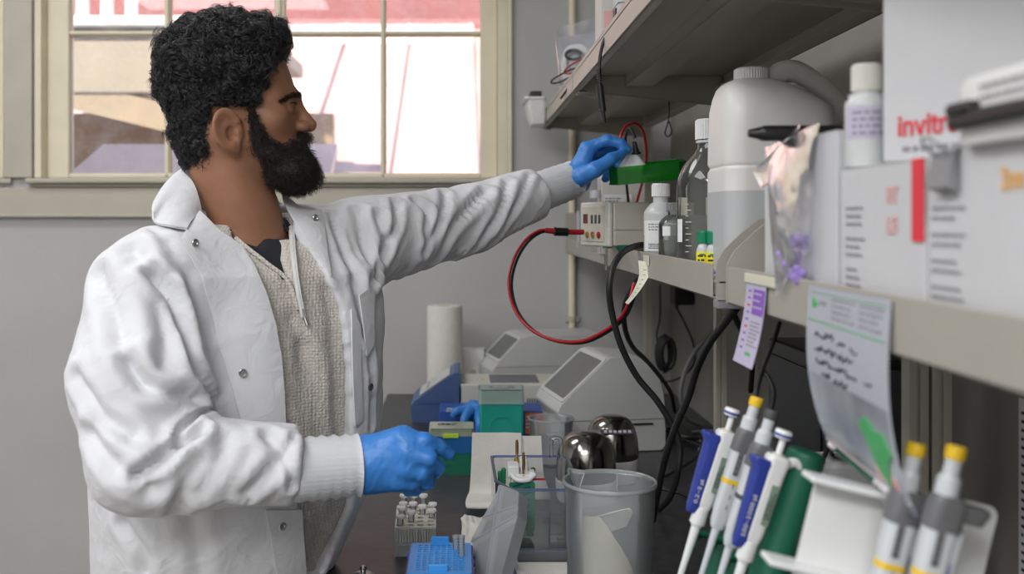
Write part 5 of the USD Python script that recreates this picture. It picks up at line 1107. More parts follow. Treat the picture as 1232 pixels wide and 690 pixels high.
# ================================================================== THE PERSON
# --- signed distance modelling: a field is a function of points (..., 3)
def surface_nets(vol, o, h):
    s = vol < 0; nx, ny, nz = vol.shape
    C = [(i, j, k) for i in (0, 1) for j in (0, 1) for k in (0, 1)]
    cnt = sum(s[i:nx - 1 + i, j:ny - 1 + j, k:nz - 1 + k].astype(np.int8) for i, j, k in C)
    act = (cnt > 0) & (cnt < 8); idx = np.full(act.shape, -1, np.int64); n = int(act.sum()); idx[act] = np.arange(n)
    ijk = np.argwhere(act); val = np.stack([vol[ijk[:, 0] + i, ijk[:, 1] + j, ijk[:, 2] + k] for i, j, k in C], 1)
    acc, num = np.zeros((n, 3)), np.zeros((n, 1))
    for a in range(8):
        for b in range(a + 1, 8):
            d = np.array(C[b]) - np.array(C[a])
            if np.abs(d).sum() != 1: continue
            m = (val[:, a] < 0) != (val[:, b] < 0); t = (val[m, a] / (val[m, a] - val[m, b]))[:, None]
            acc[m] += np.array(C[a]) + t * d; num[m] += 1
    v = (ijk + acc / num) * h + o; F_ = []
    for ax in range(3):
        u, w = (ax + 1) % 3, (ax + 2) % 3
        a = np.moveaxis(s, (ax, u, w), (0, 1, 2)); e = a[:-1, 1:-1, 1:-1] != a[1:, 1:-1, 1:-1]; inside = a[:-1, 1:-1, 1:-1][e]
        I = np.moveaxis(idx, (ax, u, w), (0, 1, 2)); p = np.argwhere(e)
        q = [I[p[:, 0], p[:, 1] + du, p[:, 2] + dw] for du, dw in ((0, 0), (1, 0), (1, 1), (0, 1))]
        q = np.stack(q, 1); q[~inside] = q[~inside][:, ::-1]; F_.append(q)
    q = np.vstack(F_); return v, np.vstack([q[:, [0, 1, 2]], q[:, [0, 2, 3]]])
class Field:
    """A sampled field in a box, meshed with surface nets and searched along the camera's rays."""
    def __init__(s, lo, hi, h):
        s.o, s.h = np.array(lo, float), h; n = np.ceil((np.array(hi) - s.o) / h).astype(int) + 1
        ax = [(s.o[k] + h * np.arange(n[k])).astype(np.float32) for k in range(3)]; s.x, s.y, s.z = np.meshgrid(*ax, indexing='ij', sparse=True); s.n = n
        s.v = np.full(n, 1.0, np.float32)
    def pts(s): return s.x, s.y, s.z
    def mesh(s): return surface_nets(s.v, s.o, s.h)
    def at(s, p): return ndimage.map_coordinates(s.v, ((np.asarray(p) - s.o) / s.h).T, order=1, mode='nearest')
    def ray(s, px, near=1.15, far=2.25, step=.003):
        px = np.atleast_2d(px).astype(float); D = np.arange(near, far, step)
        pt = np.stack([(px[:, None, 0] - PPX) * D / F, np.broadcast_to(D, (len(px), len(D))), CZ - (px[:, None, 1] - PPY) * D / F], -1)
        val = s.at(pt.reshape(-1, 3)).reshape(len(px), len(D)); hit = val < 0; k = np.where(hit.any(1), hit.argmax(1), val.argmin(1))
        i = np.arange(len(px)); k1 = np.maximum(k - 1, 0); a, b = val[i, k1], val[i, k]; t = np.where(hit.any(1) & (a > 0), a / np.maximum(a - b, 1e-9), 1.0)[:, None]
        return pt[i, k1] * (1 - t) + pt[i, k] * t
    def normal(s, p, e=.008):
        g = np.stack([s.at(p + d) - s.at(p - d) for d in np.eye(3) * e], 1); return g / np.maximum(np.linalg.norm(g, axis=1, keepdims=True), 1e-9)
def smin(a, b, k):
    h = np.clip(.5 + .5 * (b - a) / k, 0, 1); return b * (1 - h) + a * h - k * h * (1 - h)
def smax(a, b, k): return -smin(-a, -b, k)
def cone(p, a, b, ra, rb):
    x, y, z = p; a, b = np.array(a, float), np.array(b, float); d = b - a; L2 = d @ d
    t = np.clip(((x - a[0]) * d[0] + (y - a[1]) * d[1] + (z - a[2]) * d[2]) / L2, 0, 1)
    return np.sqrt((x - a[0] - t * d[0]) ** 2 + (y - a[1] - t * d[1]) ** 2 + (z - a[2] - t * d[2]) ** 2) - (ra + (rb - ra) * t)
def ell(p, c, r):
    x, y, z = p; u, v, w = (x - c[0]) / r[0], (y - c[1]) / r[1], (z - c[2]) / r[2]
    k0 = np.sqrt(u * u + v * v + w * w); k1 = np.sqrt((u / r[0]) ** 2 + (v / r[1]) ** 2 + (w / r[2]) ** 2); return k0 * (k0 - 1) / np.maximum(k1, 1e-6)
def ball(p, c, r): return np.sqrt((p[0] - c[0]) ** 2 + (p[1] - c[1]) ** 2 + (p[2] - c[2]) ** 2) - r
def vnormals(v, f):
    n = np.zeros_like(v); c = np.cross(v[f[:, 1]] - v[f[:, 0]], v[f[:, 2]] - v[f[:, 0]])
    for k in range(3): np.add.at(n, f[:, k], c)
    return n / np.maximum(np.linalg.norm(n, axis=1, keepdims=True), 1e-12)
def relax(v, f, it=2, lam=.5):
    e = np.vstack([f[:, [0, 1]], f[:, [1, 2]], f[:, [2, 0]]]); n = len(v)
    for k in range(it):
        for l in (lam, -lam * 1.03):
            s_ = np.zeros_like(v); c = np.zeros(n)
            np.add.at(s_, e[:, 0], v[e[:, 1]]); np.add.at(c, e[:, 0], 1); np.add.at(s_, e[:, 1], v[e[:, 0]]); np.add.at(c, e[:, 1], 1)
            v = v + l * (s_ / np.maximum(c, 1)[:, None] - v)
    return v

# --- the pose: joints
TL, TF = V(.8, .6, 0), V(.6, -.8, 0)                      # the torso's left and front
RS, RE, RW = P(178, 350, 1.46), P(167, 556, 1.33), P(424, 559, 1.40)
LSH, LE, LW = P(440, 290, 1.75), P(566, 263, 1.94), P(686, 217, 2.10)
N0, N1 = V(-.335, 1.63, 1.43), V(-.350, 1.612, 1.56)
zc = np.array([0.0, .55, .80, .900, .918, 1.03, 1.13, 1.22, 1.30, 1.38, 1.44, 1.50])
cx = np.array([-.425, -.425, -.425, -.414, -.379, -.352, -.340, -.326, -.315, -.310, -.318, -.325]); cy = np.array([1.64, 1.64, 1.64, 1.63, 1.62, 1.60, 1.60, 1.60, 1.605, 1.61, 1.625, 1.63])
W_sw = np.array([.15, .165, .168, .166, .168, .187, .186, .180, .180, .172, .110, .06]); B_sw = np.array([.11, .12, .122, .126, .130, .152, .148, .140, .132, .118, .088, .05])
W_ct = W_sw + np.array([.02, .03, .022, .018, .018, .020, .036, .034, .026, .020, .010, .0]); B_ct = B_sw + np.array([.02, .03, .022, .018, .018, .014, .014, .014, .014, .012, .010, .0])
def trunk(p, W, Bd, lo, hi, grow=0.0, e=2.3):
    x, y, z = p; zz = z.ravel(); g = lambda t: np.interp(zz, zc, t).reshape(z.shape).astype(np.float32)
    dx, dy = x - g(cx), y - g(cy); a, b = np.abs(dx * TL[0] + dy * TL[1]), np.abs(dx * TF[0] + dy * TF[1]); w, d = g(W) + grow, g(Bd) + grow
    r = ((a / w) ** e + (b / d) ** e) ** (1 / e); return smax(np.maximum((r - 1) * np.minimum(w, d), lo - z), z - hi, .03)

SK = Field((-.62, 1.15, .50), (.26, 2.10, 1.60), .0048)
pp = SK.pts()
yoke = smin(cone(pp, N0 + V(0, 0, .0), RS + V(.02, .01, .018), .062, .072), cone(pp, N0 + V(0, 0, -.002), LSH + V(-.01, 0, -.002), .060, .060), .03)
coat_t = smin(trunk(pp, W_ct, B_ct, .60, 1.45), yoke, .05)
rs_ = smin(cone(pp, RS, RS * .45 + RE * .55 + V(-.006, 0, 0), .079, .088), cone(pp, RS * .45 + RE * .55 + V(-.006, 0, 0), RE, .088, .061), .02)
q1 = RE * .42 + RW * .58
rs_ = smin(rs_, smin(cone(pp, RE, RE * .7 + RW * .3, .060, .056), cone(pp, RE * .7 + RW * .3, RW + V(-.02, 0, 0), .056, .051), .01), .022)
dirR = (RW - RE) / np.linalg.norm(RW - RE); cR = P(357, 565, 1.375); rs_ = smax(rs_, (pp[0] - cR[0]) * dirR[0] + (pp[1] - cR[1]) * dirR[1] + (pp[2] - cR[2]) * dirR[2], .010)
ls_ = smin(cone(pp, LSH, LE, .072, .060), cone(pp, LE, LW, .060, .0450), .02)
dirL = (LW - LE) / np.linalg.norm(LW - LE); cL = P(643, 233, 2.04); ls_ = smax(ls_, (pp[0] - cL[0]) * dirL[0] + (pp[1] - cL[1]) * dirL[1] + (pp[2] - cL[2]) * dirL[2], .010)
neck_hole = cone(pp, N0 - V(-.012, .012, .02), N1 + V(.0, 0, .02), .072, .066)
coat_full = smin(smin(coat_t, rs_, .018), ls_, .035)
SK.v = coat_t.astype(np.float32); torso_field = SK
class Sub: pass
def poly_az(px, fld):
    """Pixels of an outline, found on the field, as (across, height) in the torso's frame."""
    p = fld.ray(px); return p
def prism(pp, pts):
    """Signed distance to an outline swept along the torso's front direction."""
    az = np.stack([(pts - V(-.34, 1.6, 0)) @ TL, pts[:, 2]], 1); pg = Polygon(az).buffer(0)
    x, y, z = pp; a = (x + .34) * TL[0] + (y - 1.6) * TL[1]
    A = np.arange(-.45, .45, .003); Zs = np.arange(.5, 1.75, .003); im = np.zeros((len(A), len(Zs)), bool)
    gx, gz = np.meshgrid(A, Zs, indexing='ij'); im = shapely.contains_xy(pg, gx, gz)
    sd = (ndimage.distance_transform_edt(~im) - ndimage.distance_transform_edt(im)) * .003
    a, z = np.broadcast_arrays(a, z); return ndimage.map_coordinates(sd, [(a + .45) / .003, (z - .5) / .003], order=1, mode='nearest').astype(np.float32)
near_edge = [(214, 200), (229, 226), (240, 258), (262, 280), (290, 298), (306, 322), (320, 352), (331, 390), (338, 430), (341, 470), (343, 518), (352, 570), (361, 615), (367, 692)]
far_edge = [(388, 692), (408, 640), (425, 596), (426, 560), (424, 520), (421, 440), (412, 368), (396, 336), (374, 296), (352, 264), (338, 230), (330, 205)]
open_pts = SK.ray(near_edge + far_edge)
front = lambda p: -((p[0] + .33) * TF[0] + (p[1] - 1.615) * TF[1])
carve = np.maximum(prism(pp, open_pts), front(pp) + .01)
coat = smax(coat_full, -carve, .006)
coat = smax(coat, -neck_hole, .008)
# collar standing round the back of the neck
band = np.maximum(cone(pp, N0 - V(0, 0, .005), N1 + V(-.008, 0, -.02), .081, .074), -cone(pp, N0 - V(0, 0, .005), N1 + V(-.008, 0, -.02), .0735, .0665))
band = np.maximum(np.maximum(band, .030 - front(pp)), np.maximum(pp[2] - 1.500, 1.40 - pp[2]))
coat = smin(coat, band, .008)
full = Field((-.62, 1.15, .50), (.26, 2.10, 1.60), .0048); full.v = coat_full.astype(np.float32)
SK.v = coat.astype(np.float32); cv, cf = SK.mesh(); SK.v = coat_t.astype(np.float32)
cv = relax(cv, cf, 2)
# folds: broad ripples, then creases traced along the cloth
creases = [([(241, 520), (226, 530), (207, 541), (188, 556), (165, 571)], .008, .012), ([(246, 500), (230, 508), (216, 520), (213, 530)], .007, .010), ([(184, 331), (207, 357), (222, 402), (233, 441), (246, 498)], .010, .014),
    ([(92, 453), (109, 479), (128, 505), (158, 524)], .011, .008), ([(154, 434), (173, 460), (199, 471), (233, 479)], .010, .009), ([(120, 330), (140, 380), (150, 430), (172, 462)], .015, .008), ([(160, 300), (190, 345), (200, 400), (196, 440)], .014, .007),
    ([(364, 588), (300, 600), (215, 612)], .004, .0035), ([(241, 554), (222, 584), (211, 611)], .011, .007), ([(322, 525), (338, 545), (325, 565), (300, 590)], .010, .008), ([(270, 530), (258, 560), (240, 590)], .012, .006), ([(110, 520), (140, 560), (180, 585)], .013, .008), ([(352, 528), (345, 550), (352, 585)], .006, .006),
    ([(500, 244), (514, 256), (513, 278), (488, 330)], .009, .008), ([(455, 262), (461, 296), (452, 333)], .009, .010), ([(476, 246), (473, 278), (458, 312)], .009, .008), ([(583, 230), (546, 272), (520, 314)], .010, .008), ([(610, 221), (589, 272), (558, 305)], .009, .007), ([(636, 212), (618, 250), (600, 280)], .008, .005), ([(646, 263), (570, 297), (455, 335)], .004, .004), ([(535, 232), (530, 262), (510, 300)], .009, .006),
    ([(205, 295), (225, 340), (245, 400), (262, 460)], .012, .004), ([(400, 262), (412, 300), (428, 345), (438, 400)], .010, .006), ([(430, 255), (436, 300), (446, 340)], .010, .008), ([(440, 400), (446, 450), (444, 510)], .008, .006), ([(150, 630), (170, 660), (175, 690)], .012, .006), ([(230, 625), (238, 660), (240, 690)], .014, .005), ([(175, 250), (190, 280), (205, 330)], .010, .004)]
vn = vnormals(cv, cf); disp = np.zeros(len(cv))
q = cv @ np.stack([V(.6, .3, .74), V(-.75, .5, .4), V(-.25, -.8, .5)], 1)
wq = q + .03 * (meshkit.fbm(q * 12 + 17, 2, 3) - .5)[:, None]
disp += .006 * (meshkit.fbm(q * V(7, 14, 12) + 5, 2, 4) - .5) + .007 * (.22 - np.abs(meshkit.fbm(wq * V(5, 24, 15) + 31, 2, 8) - .5)) + .0045 * (.2 - np.abs(meshkit.fbm(wq * V(11, 44, 30) + 3, 2, 12) - .5))
for pts, w, dep in creases:
    c = smooth_path(full.ray(pts), 8); lo, hi = c.min(0) - .05, c.max(0) + .05; m = np.where(((cv > lo) & (cv < hi)).all(1))[0]
    if not len(m): continue
    d = np.min(np.linalg.norm(cv[m][:, None] - c[None], axis=2), 1); w_ = w * .8; disp[m] += -1.1 * dep * np.exp(-(d / w_) ** 2) + .6 * dep * np.exp(-((d - 2.2 * w_) / (1.2 * w_)) ** 2)
keep = np.clip(np.minimum(np.linalg.norm(cv - N1, axis=1) / .10 - .6, 1), 0, 1)
cv = cv + vn * (disp * keep)[:, None]

man_ = Thing('person', 'bearded person in a white lab coat and blue gloves reaching towards the shelf', 'person', (-.42, 1.64, 0))
def mp(name, m, mt, smooth=60, label=None, under=None): return man_.part(name, m, mt, smooth=smooth, label=label, under=under, world=True)
# cloth materials
mat('coat_cloth', (0.66, 0.66, 0.685), 0.85, 0.015, 8.0, bump=0.12, bscale=700, sheen_weight=0.08, extra={'n2': ('noise_texture', {'scale': 24.0, 'detail': 2.5, 'distortion': 1.4}), 'b2': ('bump', {'strength': 0.4, 'distance': 0.006})}, links=[('g.object', 'n2.vector'), ('n2.fac', 'b2.height'), ('b.normal', 'b2.normal'), ('b2.normal', 'p.normal')])
mat('cuff_knit', (0.62, 0.63, 0.66), 0.9, 0.02, bump=0.2, bscale=500)
usdkit.material(stage, '/World/Looks/sweater_knit', {
    'g': ('texture_coordinate', {}), 'v': ('voronoi_texture', {'scale': 215.0, 'randomness': 0.35}), 'n': ('noise_texture', {'scale': 7.0}), 'r': ('rgb_ramp', {'ramp': [(0.0, (0.70, 0.655, 0.60)), (0.65, (0.50, 0.46, 0.415))]}),
    'b': ('bump', {'strength': 0.8, 'distance': 0.0025, 'invert': True}), 'p': ('principled_bsdf', {'roughness': 0.95, 'sheen_weight': 0.15})},
    [('g.object', 'v.vector'), ('v.distance', 'r.fac'), ('r.color', 'p.base_color'), ('v.distance', 'b.height'), ('b.normal', 'p.normal')], surface='p.BSDF')
mat('tee_cloth', (0.012, 0.013, 0.02), 0.9, 0.1, bump=0.1, bscale=500)
mat('trouser_cloth', (0.03, 0.035, 0.05), 0.9, 0.1, bump=0.2, bscale=400)
mat('shoe_leather', (0.03, 0.02, 0.015), 0.5, 0.1)
mat('skin', (0.300, 0.142, 0.082), 0.48, 0.10, 22.0, bump=0.10, bscale=420, subsurface_weight=0.12, subsurface_radius=(0.010, 0.004, 0.002), specular_ior_level=0.35)
mat('lip_skin', (0.22, 0.085, 0.065), 0.45, 0.06)
mat('eye_white', (0.62, 0.58, 0.54), 0.2, 0.03); mat('iris_brown', (0.03, 0.015, 0.008), 0.12, 0.1)
mat('hair_base', (0.006, 0.0055, 0.006), 0.62, 0.15, 60.0, bump=0.6, bscale=160)
usdkit.material(stage, '/World/Looks/hair_strand', {'p': ('principled_bsdf', {'base_color': (0.009, 0.0085, 0.010), 'roughness': 0.38, 'specular_ior_level': 0.6})}, surface='p.BSDF')
usdkit.material(stage, '/World/Looks/beard_strand', {'p': ('principled_bsdf', {'base_color': (0.014, 0.009, 0.007), 'roughness': 0.45, 'specular_ior_level': 0.5})}, surface='p.BSDF')

ct = mp('lab_coat', (cv, cf), 'coat_cloth', label='white lab coat worn open')
# sweater, T-shirt: trunks inside the coat with their neck openings cut out
S2 = Field((-.60, 1.38, .80), (-.08, 1.86, 1.50), .0045); p2 = S2.pts()
ykn = smin(cone(p2, N0, RS + V(.05, .03, .02), .048, .045), cone(p2, N0, LSH + V(-.05, -.03, -.0), .046, .042), .03)
base_s = smin(trunk(p2, W_sw, B_sw, .86, 1.43), ykn, .04)
S2.v = base_s.astype(np.float32)
sw_open = S2.ray([(281, 286), (300, 301), (322, 318), (347, 340), (341, 310), (334, 285), (327, 258), (322, 235), (270, 235), (262, 262)])
sw = smax(base_s, -np.maximum(prism(p2, sw_open), front(p2) + .0), .005); sw = smax(sw, -cone(p2, N0 + V(.012, -.012, -.02), N1, .064, .066), .004)
S2.v = sw.astype(np.float32); sv, sf = S2.mesh(); S2.v = base_s.astype(np.float32); sv = relax(sv, sf, 2); sn = vnormals(sv, sf)
sd_ = .012 * (meshkit.fbm(sv * V(20, 20, 7) + 3, 3, 6) - .5)
for pts, w, dep in [([(352, 385), (372, 440), (380, 500), (392, 560), (398, 620)], .012, .005), ([(392, 350), (402, 420), (405, 500), (412, 560)], .010, .004), ([(345, 520), (370, 570), (385, 620), (380, 680)], .012, .006), ([(365, 420), (362, 480), (372, 540), (376, 600)], .011, .004)]:
    c = smooth_path(S2.ray(pts), 8); d = np.min(np.linalg.norm(sv[:, None] - c[None], axis=2), 1) if len(sv) < 90000 else np.min(np.stack([np.linalg.norm(sv - k, axis=1) for k in c]), 0)
    sd_ += -dep * np.exp(-(d / w) ** 2) + .5 * dep * np.exp(-((d - 2 * w) / w) ** 2)
sv = sv + sn * (sd_ * np.clip((1.42 - sv[:, 2]) / .08, 0, 1))[:, None]
swp = mp('sweater', (sv, sf), 'sweater_knit', label='oatmeal knit half-zip sweater')
tee = smin(trunk(p2, W_sw - .012 - .02 * (zc < 1.36), B_sw - .010 - .03 * (zc < 1.36), 1.15, 1.43), smin(cone(p2, N0, RS + V(.06, .03, .02), .043, .03), cone(p2, N0, LSH + V(-.06, -.03, 0), .042, .03), .03), .04)
S2.v = tee.astype(np.float32); t_open = S2.ray([(276, 284), (300, 293), (316, 299), (319, 288), (323, 262), (322, 240), (262, 240)])
tee = smax(tee, -np.maximum(prism(p2, t_open), front(p2) + .0), .003); tee = smax(tee, -cone(p2, N0 + V(.012, -.012, -.02), N1, .056, .060), .003)
S2.v = tee.astype(np.float32); mp('t_shirt', S2.mesh(), 'tee_cloth', label='black T-shirt showing at the neck'); S2.v = base_s.astype(np.float32)

def patch(fld, px, off, th, step=2.5, bulge=0.0):
    """A piece of cloth with a given outline laid on a field's surface, th thick, off above it."""
    from scipy.spatial import Delaunay
    pg = Polygon(px).buffer(0); b = pg.bounds; L = pg.exterior.length; n = max(int(L / step), 12)
    bp = np.array([pg.exterior.interpolate(k / n, normalized=True).coords[0] for k in range(n)]); gx, gy = np.meshgrid(np.arange(b[0], b[2], step), np.arange(b[1], b[3], step)); ip = np.stack([gx.ravel(), gy.ravel()], 1)
    ip = ip[shapely.contains_xy(pg.buffer(-step * .6), ip[:, 0], ip[:, 1])]; pts = np.vstack([bp, ip]); tri = Delaunay(pts).simplices
    ce = pts[tri].mean(1); tri = tri[shapely.contains_xy(pg, ce[:, 0], ce[:, 1])]
    p = fld.ray(pts); nn = fld.normal(p, .012); ed = np.array([pg.exterior.distance(Point(x)) for x in pts]); bl = bulge * (1 - np.exp(-ed / 10))
    a = tri; c = np.cross(pts[a[:, 1]] - pts[a[:, 0]], pts[a[:, 2]] - pts[a[:, 0]]); a[c > 0] = a[c > 0][:, ::-1]
    top, bot = p + nn * (off + th + bl)[:, None], p + nn * off; m = len(p); f = [a[:, ::-1], a + m]
    r = np.arange(n); f.append(np.stack([r, (r + 1) % n, (r + 1) % n + m], 1)); f.append(np.stack([r, (r + 1) % n + m, r + m], 1))
    v = np.vstack([top, bot]); f = np.vstack(f); t = trimesh.Trimesh(v, f, process=False); trimesh.repair.fix_normals(t); return mf(t)
full2 = full
rO = SK.ray([(223, 281), (204, 278), (188, 274), (186, 258)]); rO = rO + SK.normal(rO) * .008
cT = smooth_path([P(242, 258, 1.520), P(239, 241, 1.535), P(232, 220, 1.56), P(219, 205, 1.61), P(228, 204, 1.69), P(270, 212, 1.73)], 6)
cO = smooth_path(list(rO) + [P(190, 238, 1.60), P(214, 226, 1.735)], 6)
tt = np.linspace(0, 1, 7)[None, :, None]; g = cT[:, None] * (1 - tt) + cO[:, None] * tt; cdir = g - np.array([N0[0], N0[1], 0]); cdir[..., 2] = 0; cdir /= np.linalg.norm(cdir, axis=-1, keepdims=True)
g = g + cdir * (.004 * np.sin(np.pi * tt)) + V(0, 0, .003) * np.sin(np.pi * tt)
mp('collar', grid_sheet(g, .004), 'coat_cloth', under=ct)
mp('lapel', patch(SK, [(240, 257), (222, 281), (214, 293), (228, 313), (240, 332), (252, 370), (265, 420), (278, 465), (293, 520), (342, 520), (340, 470), (337, 430), (330, 390), (319, 352), (305, 322), (289, 298), (262, 280)], .004, .003, bulge=.002), 'coat_cloth', under=ct)
mp('lapel', patch(SK, [(338, 231), (346, 240), (357, 252), (386, 257), (391, 300), (396, 334), (384, 315), (366, 290), (352, 268), (340, 247)], .004, .003, bulge=.003), 'coat_cloth', under=ct)
mp('placket', patch(SK, [(318, 612), (361, 612), (367, 696), (333, 696)], .003, .003), 'coat_cloth', under=ct)
mp('placket', patch(SK, [(420, 372), (431, 393), (431, 440), (434, 505), (424, 512), (421, 440)], .003, .003), 'coat_cloth', under=ct)
mp('chest_pocket', patch(SK, [(428, 356), (443, 345), (446, 360), (445, 415), (437, 428), (434, 400)], .005, .0025), 'coat_cloth', under=ct)
def snap(px, dark=False):
    p = SK.ray([px]); n = SK.normal(p)[0]; o = p[0] + n * .0125; u = np.cross(n, [0, 0, 1]); f = frame_at(o, u, (0, 0, 1)); ff = frame_at(o, -u, (0, 0, 1)) if np.dot(np.cross(u / np.linalg.norm(u), [0, 0, 1]), n) < 0 else f
    mp('snap_button', ff(lathe([(.0028, -.001), (.0056, -.001), (.0058, .0006), (.005, .0014), (.0034, .0012), (.0026, .0002), (0, .0002), (0, -.001)], 20)), 'steel' if not dark else 'dark_grey_plastic', under=ct, smooth=40)
for s_ in ((229.5, 298.5), (290, 448), (335, 629), (376, 270)): snap(s_)
snap((438, 464), True)
# zip of the sweater and its dark collar edge
zp = S2.ray([(349, 276), (352, 310), (356, 345), (361, 372), (363, 382)]); zn = S2.normal(zp); zl = zp + zn * .004
mp('zip_tape', tube(zl, [.0045, .0045, .004, .0035, .003], 8, 6), 'card_white_warm', under=swp)
mp('zip_teeth', tube(zl + zn * .0035 + V(.002, 0, 0), .0013, 6, 6), 'light_grey_plastic', under=swp)
mp('zip_pull', cat_(cyl(zl[-1] + zn[-1] * .004, zl[-1] + zn[-1] * .005 + V(.004, 0, -.012), .0022, 10, .003), cyl(zl[-2] + zn[-2] * .005, zl[-1] + zn[-1] * .004, .0018, 8)), 'steel', under=swp)
ce = S2.ray([(326, 256), (333, 268), (341, 276), (349, 281)]); mp('collar_edge', tube(ce + S2.normal(ce) * .003, .0042, 8, 6), 'tee_cloth', under=swp)
le = S2.ray([(283, 287), (300, 301), (322, 318), (346, 338), (358, 372)]); mp('placket_edge', tube(le + S2.normal(le) * .0015, .0034, 8, 6), 'sweater_knit', under=swp)

# --- cuffs
def cuff(a, b, ra, rb, n=96, m=14, ribs=40):
    a, b = np.array(a), np.array(b); t = (b - a) / np.linalg.norm(b - a); u = np.cross(t, [0, 0, 1.0]); u /= np.linalg.norm(u); w = np.cross(t, u); al = np.linspace(0, 2 * np.pi, n, endpoint=False); vs = []
    prof = [(k / (m - 1), ra + (rb - ra) * (k / (m - 1)) ** .8 + .002 * math.sin(3 * k)) for k in range(m)] + [(1.0, rb - .004), (.8, rb - .006)]
    for s_, r in prof:
        rr = r + .0007 * np.cos(ribs * al); c = a + (b - a) * s_; vs.append(c + rr[:, None] * (np.cos(al)[:, None] * u + np.sin(al)[:, None] * w))
    v = np.array(vs).reshape(-1, 3); f = []
    for i in range(len(prof) - 1):
        for j in range(n): k = (j + 1) % n; f += [(i * n + j, i * n + k, (i + 1) * n + k), (i * n + j, (i + 1) * n + k, (i + 1) * n + j)]
    t_ = trimesh.Trimesh(v, np.array(f), process=False); f = np.array(f); nn = vnormals(v, f); c0 = v[:n].mean(0)
    if ((v[n:2 * n] - a - ((v[n:2 * n] - a) @ t)[:, None] * t) * nn[n:2 * n]).sum() < 0: f = f[:, ::-1]
    return v, f
mp('cuff', cuff(P(338, 566, 1.373), P(431, 559, 1.402), .0425, .0400), 'cuff_knit', under=ct); mp('cuff', cuff(P(632, 237, 2.03), P(689, 216, 2.105), .0400, .0365), 'cuff_knit', under=ct)

# --- gloved hands
def glove(lo, hi, prims, h=.0022, ks=.007, seed=1):
    fl = Field(lo, hi, h); p = fl.pts(); d = None
    for a, b, ra, rb, k in prims:
        c = cone(p, a, b, ra, rb); d = c if d is None else smin(d, c, k)
    fl.v = d.astype(np.float32); v, f = fl.mesh(); v = relax(v, f, 1); n = vnormals(v, f)
    w = v @ np.stack([V(.5, .2, .8), V(-.8, .3, .5), V(.2, .9, -.1)], 1)
    dd = .0016 * (.3 - np.abs(meshkit.fbm(w * V(40, 110, 80) + seed, 3, seed) - .5) * 2) + .0012 * (meshkit.fbm(w * V(90, 40, 60) + 7, 3, seed + 2) - .5)
    return v + n * dd[:, None], f
def finger(pts, r, k=.006): return [(P(*pts[i]), P(*pts[i + 1]), r[i], r[i + 1], k if i else .010) for i in range(len(pts) - 1)]
def mid(a, b, t): return tuple(np.array(a) * (1 - t) + np.array(b) * t)
w0 = (424, 558, 1.402)
kn = [(484, 528, 1.385), (490, 545, 1.378), (487, 562, 1.380), (477, 576, 1.388)]
pr = [(P(415, 558, 1.402), P(438, 558, 1.402), .0340, .0345, .01)]
for (x, y, d), yo, r in zip(kn, (546, 553, 561, 569), (.0185, .0185, .0175, .0165)): pr.append((P(446, yo, 1.402), P(x, y, d + .008), .0255, r, .014))
pr += finger([kn[0], (511, 529.5, 1.386), (529, 538, 1.398), (540, 545.5, 1.406)], [.0122, .0108, .0097, .0082], .003)
pr += finger([kn[1], (516, 551, 1.376), (527, 562, 1.394), (523, 569, 1.414)], [.0122, .0110, .0098, .0086], .003)
pr += finger([kn[2], (508, 569, 1.380), (515, 580, 1.398), (507, 584, 1.420)], [.0118, .0105, .0096, .0084], .003)
pr += finger([kn[3], (495, 581, 1.390), (500, 588, 1.408), (491, 590, 1.424)], [.0108, .0096, .0086, .0078], .003)
pr += finger([(450, 536, 1.425), (478, 532, 1.440), (503, 538, 1.436), (520, 545, 1.426)], [.0150, .0130, .0110, .0092])
mp('glove', glove((-.20, 1.32, 1.05), (.02, 1.48, 1.21), pr, seed=3), 'glove_blue', label='blue glove over the worktop')
kn = [(706, 178, 2.095), (708, 184, 2.118), (709, 192, 2.138), (708, 201, 2.155)]
pr = [(P(676, 220, 2.087), P(690, 214, 2.104), .0305, .0300, .01)]
for (x, y, d), yo, r in zip(kn, (208, 212, 216, 219), (.0165, .0165, .016, .015)): pr.append((P(696, yo, 2.095 + .01 * (kn.index((x, y, d)))), P(x, y + 4, d), .0225, r, .012))
pr += finger([kn[0], (731, 168.5, 2.088), (747, 173, 2.082), (755.5, 180, 2.080)], [.0125, .0108, .0098, .0082])
pr += finger([kn[1], (733, 178, 2.125), (744, 190, 2.128), (744, 200, 2.118)], [.0120, .0108, .0098, .0085])
pr += finger([kn[2], (731, 190, 2.145), (738, 203, 2.145), (735, 211, 2.132)], [.0115, .0102, .0094, .0084])
pr += finger([kn[3], (726, 203, 2.160), (732, 211, 2.155), (728, 215, 2.145)], [.0105, .0092, .0086, .0078])
pr += finger([(698, 212, 2.072), (716, 204, 2.056), (735, 191.5, 2.060), (749, 184, 2.074)], [.0200, .0150, .0118, .0092])
mp('glove', glove((.16, 1.98, 1.42), (.39, 2.22, 1.68), pr, seed=8), 'glove_blue', label='blue glove holding the green lid')
# --- head: local frame x towards the face, y to the person's left, z up; built in metres about the point behind the eye
YAW = math.radians(9); HD = 1.60; HO = P(283, 125, HD)
HR = np.array([[math.cos(YAW), -math.sin(YAW), 0], [math.sin(YAW), math.cos(YAW), 0], [0, 0, 1.0]])
to_w = lambda v: np.asarray(v) @ HR.T + HO
to_l = lambda v: (np.asarray(v) - HO) @ HR
HF = Field((-.125, -.105, -.175), (.150, .105, .135), .0017); p = HF.pts(); ay = (p[0], np.abs(p[1]), p[2])
d = ell(p, (-.013, 0, .030), (.089, .0745, .088))
d = smin(d, ell(p, (.023, 0, .026), (.058, .062, .062)), .03)
d = smin(d, ell(p, (.036, 0, -.030), (.060, .056, .080)), .025)
d = smin(d, cone(ay, (-.012, .054, -.050), (.080, .020, -.090), .021, .020), .03)
d = smin(d, ball(p, (.086, 0, -.088), .0215), .02)
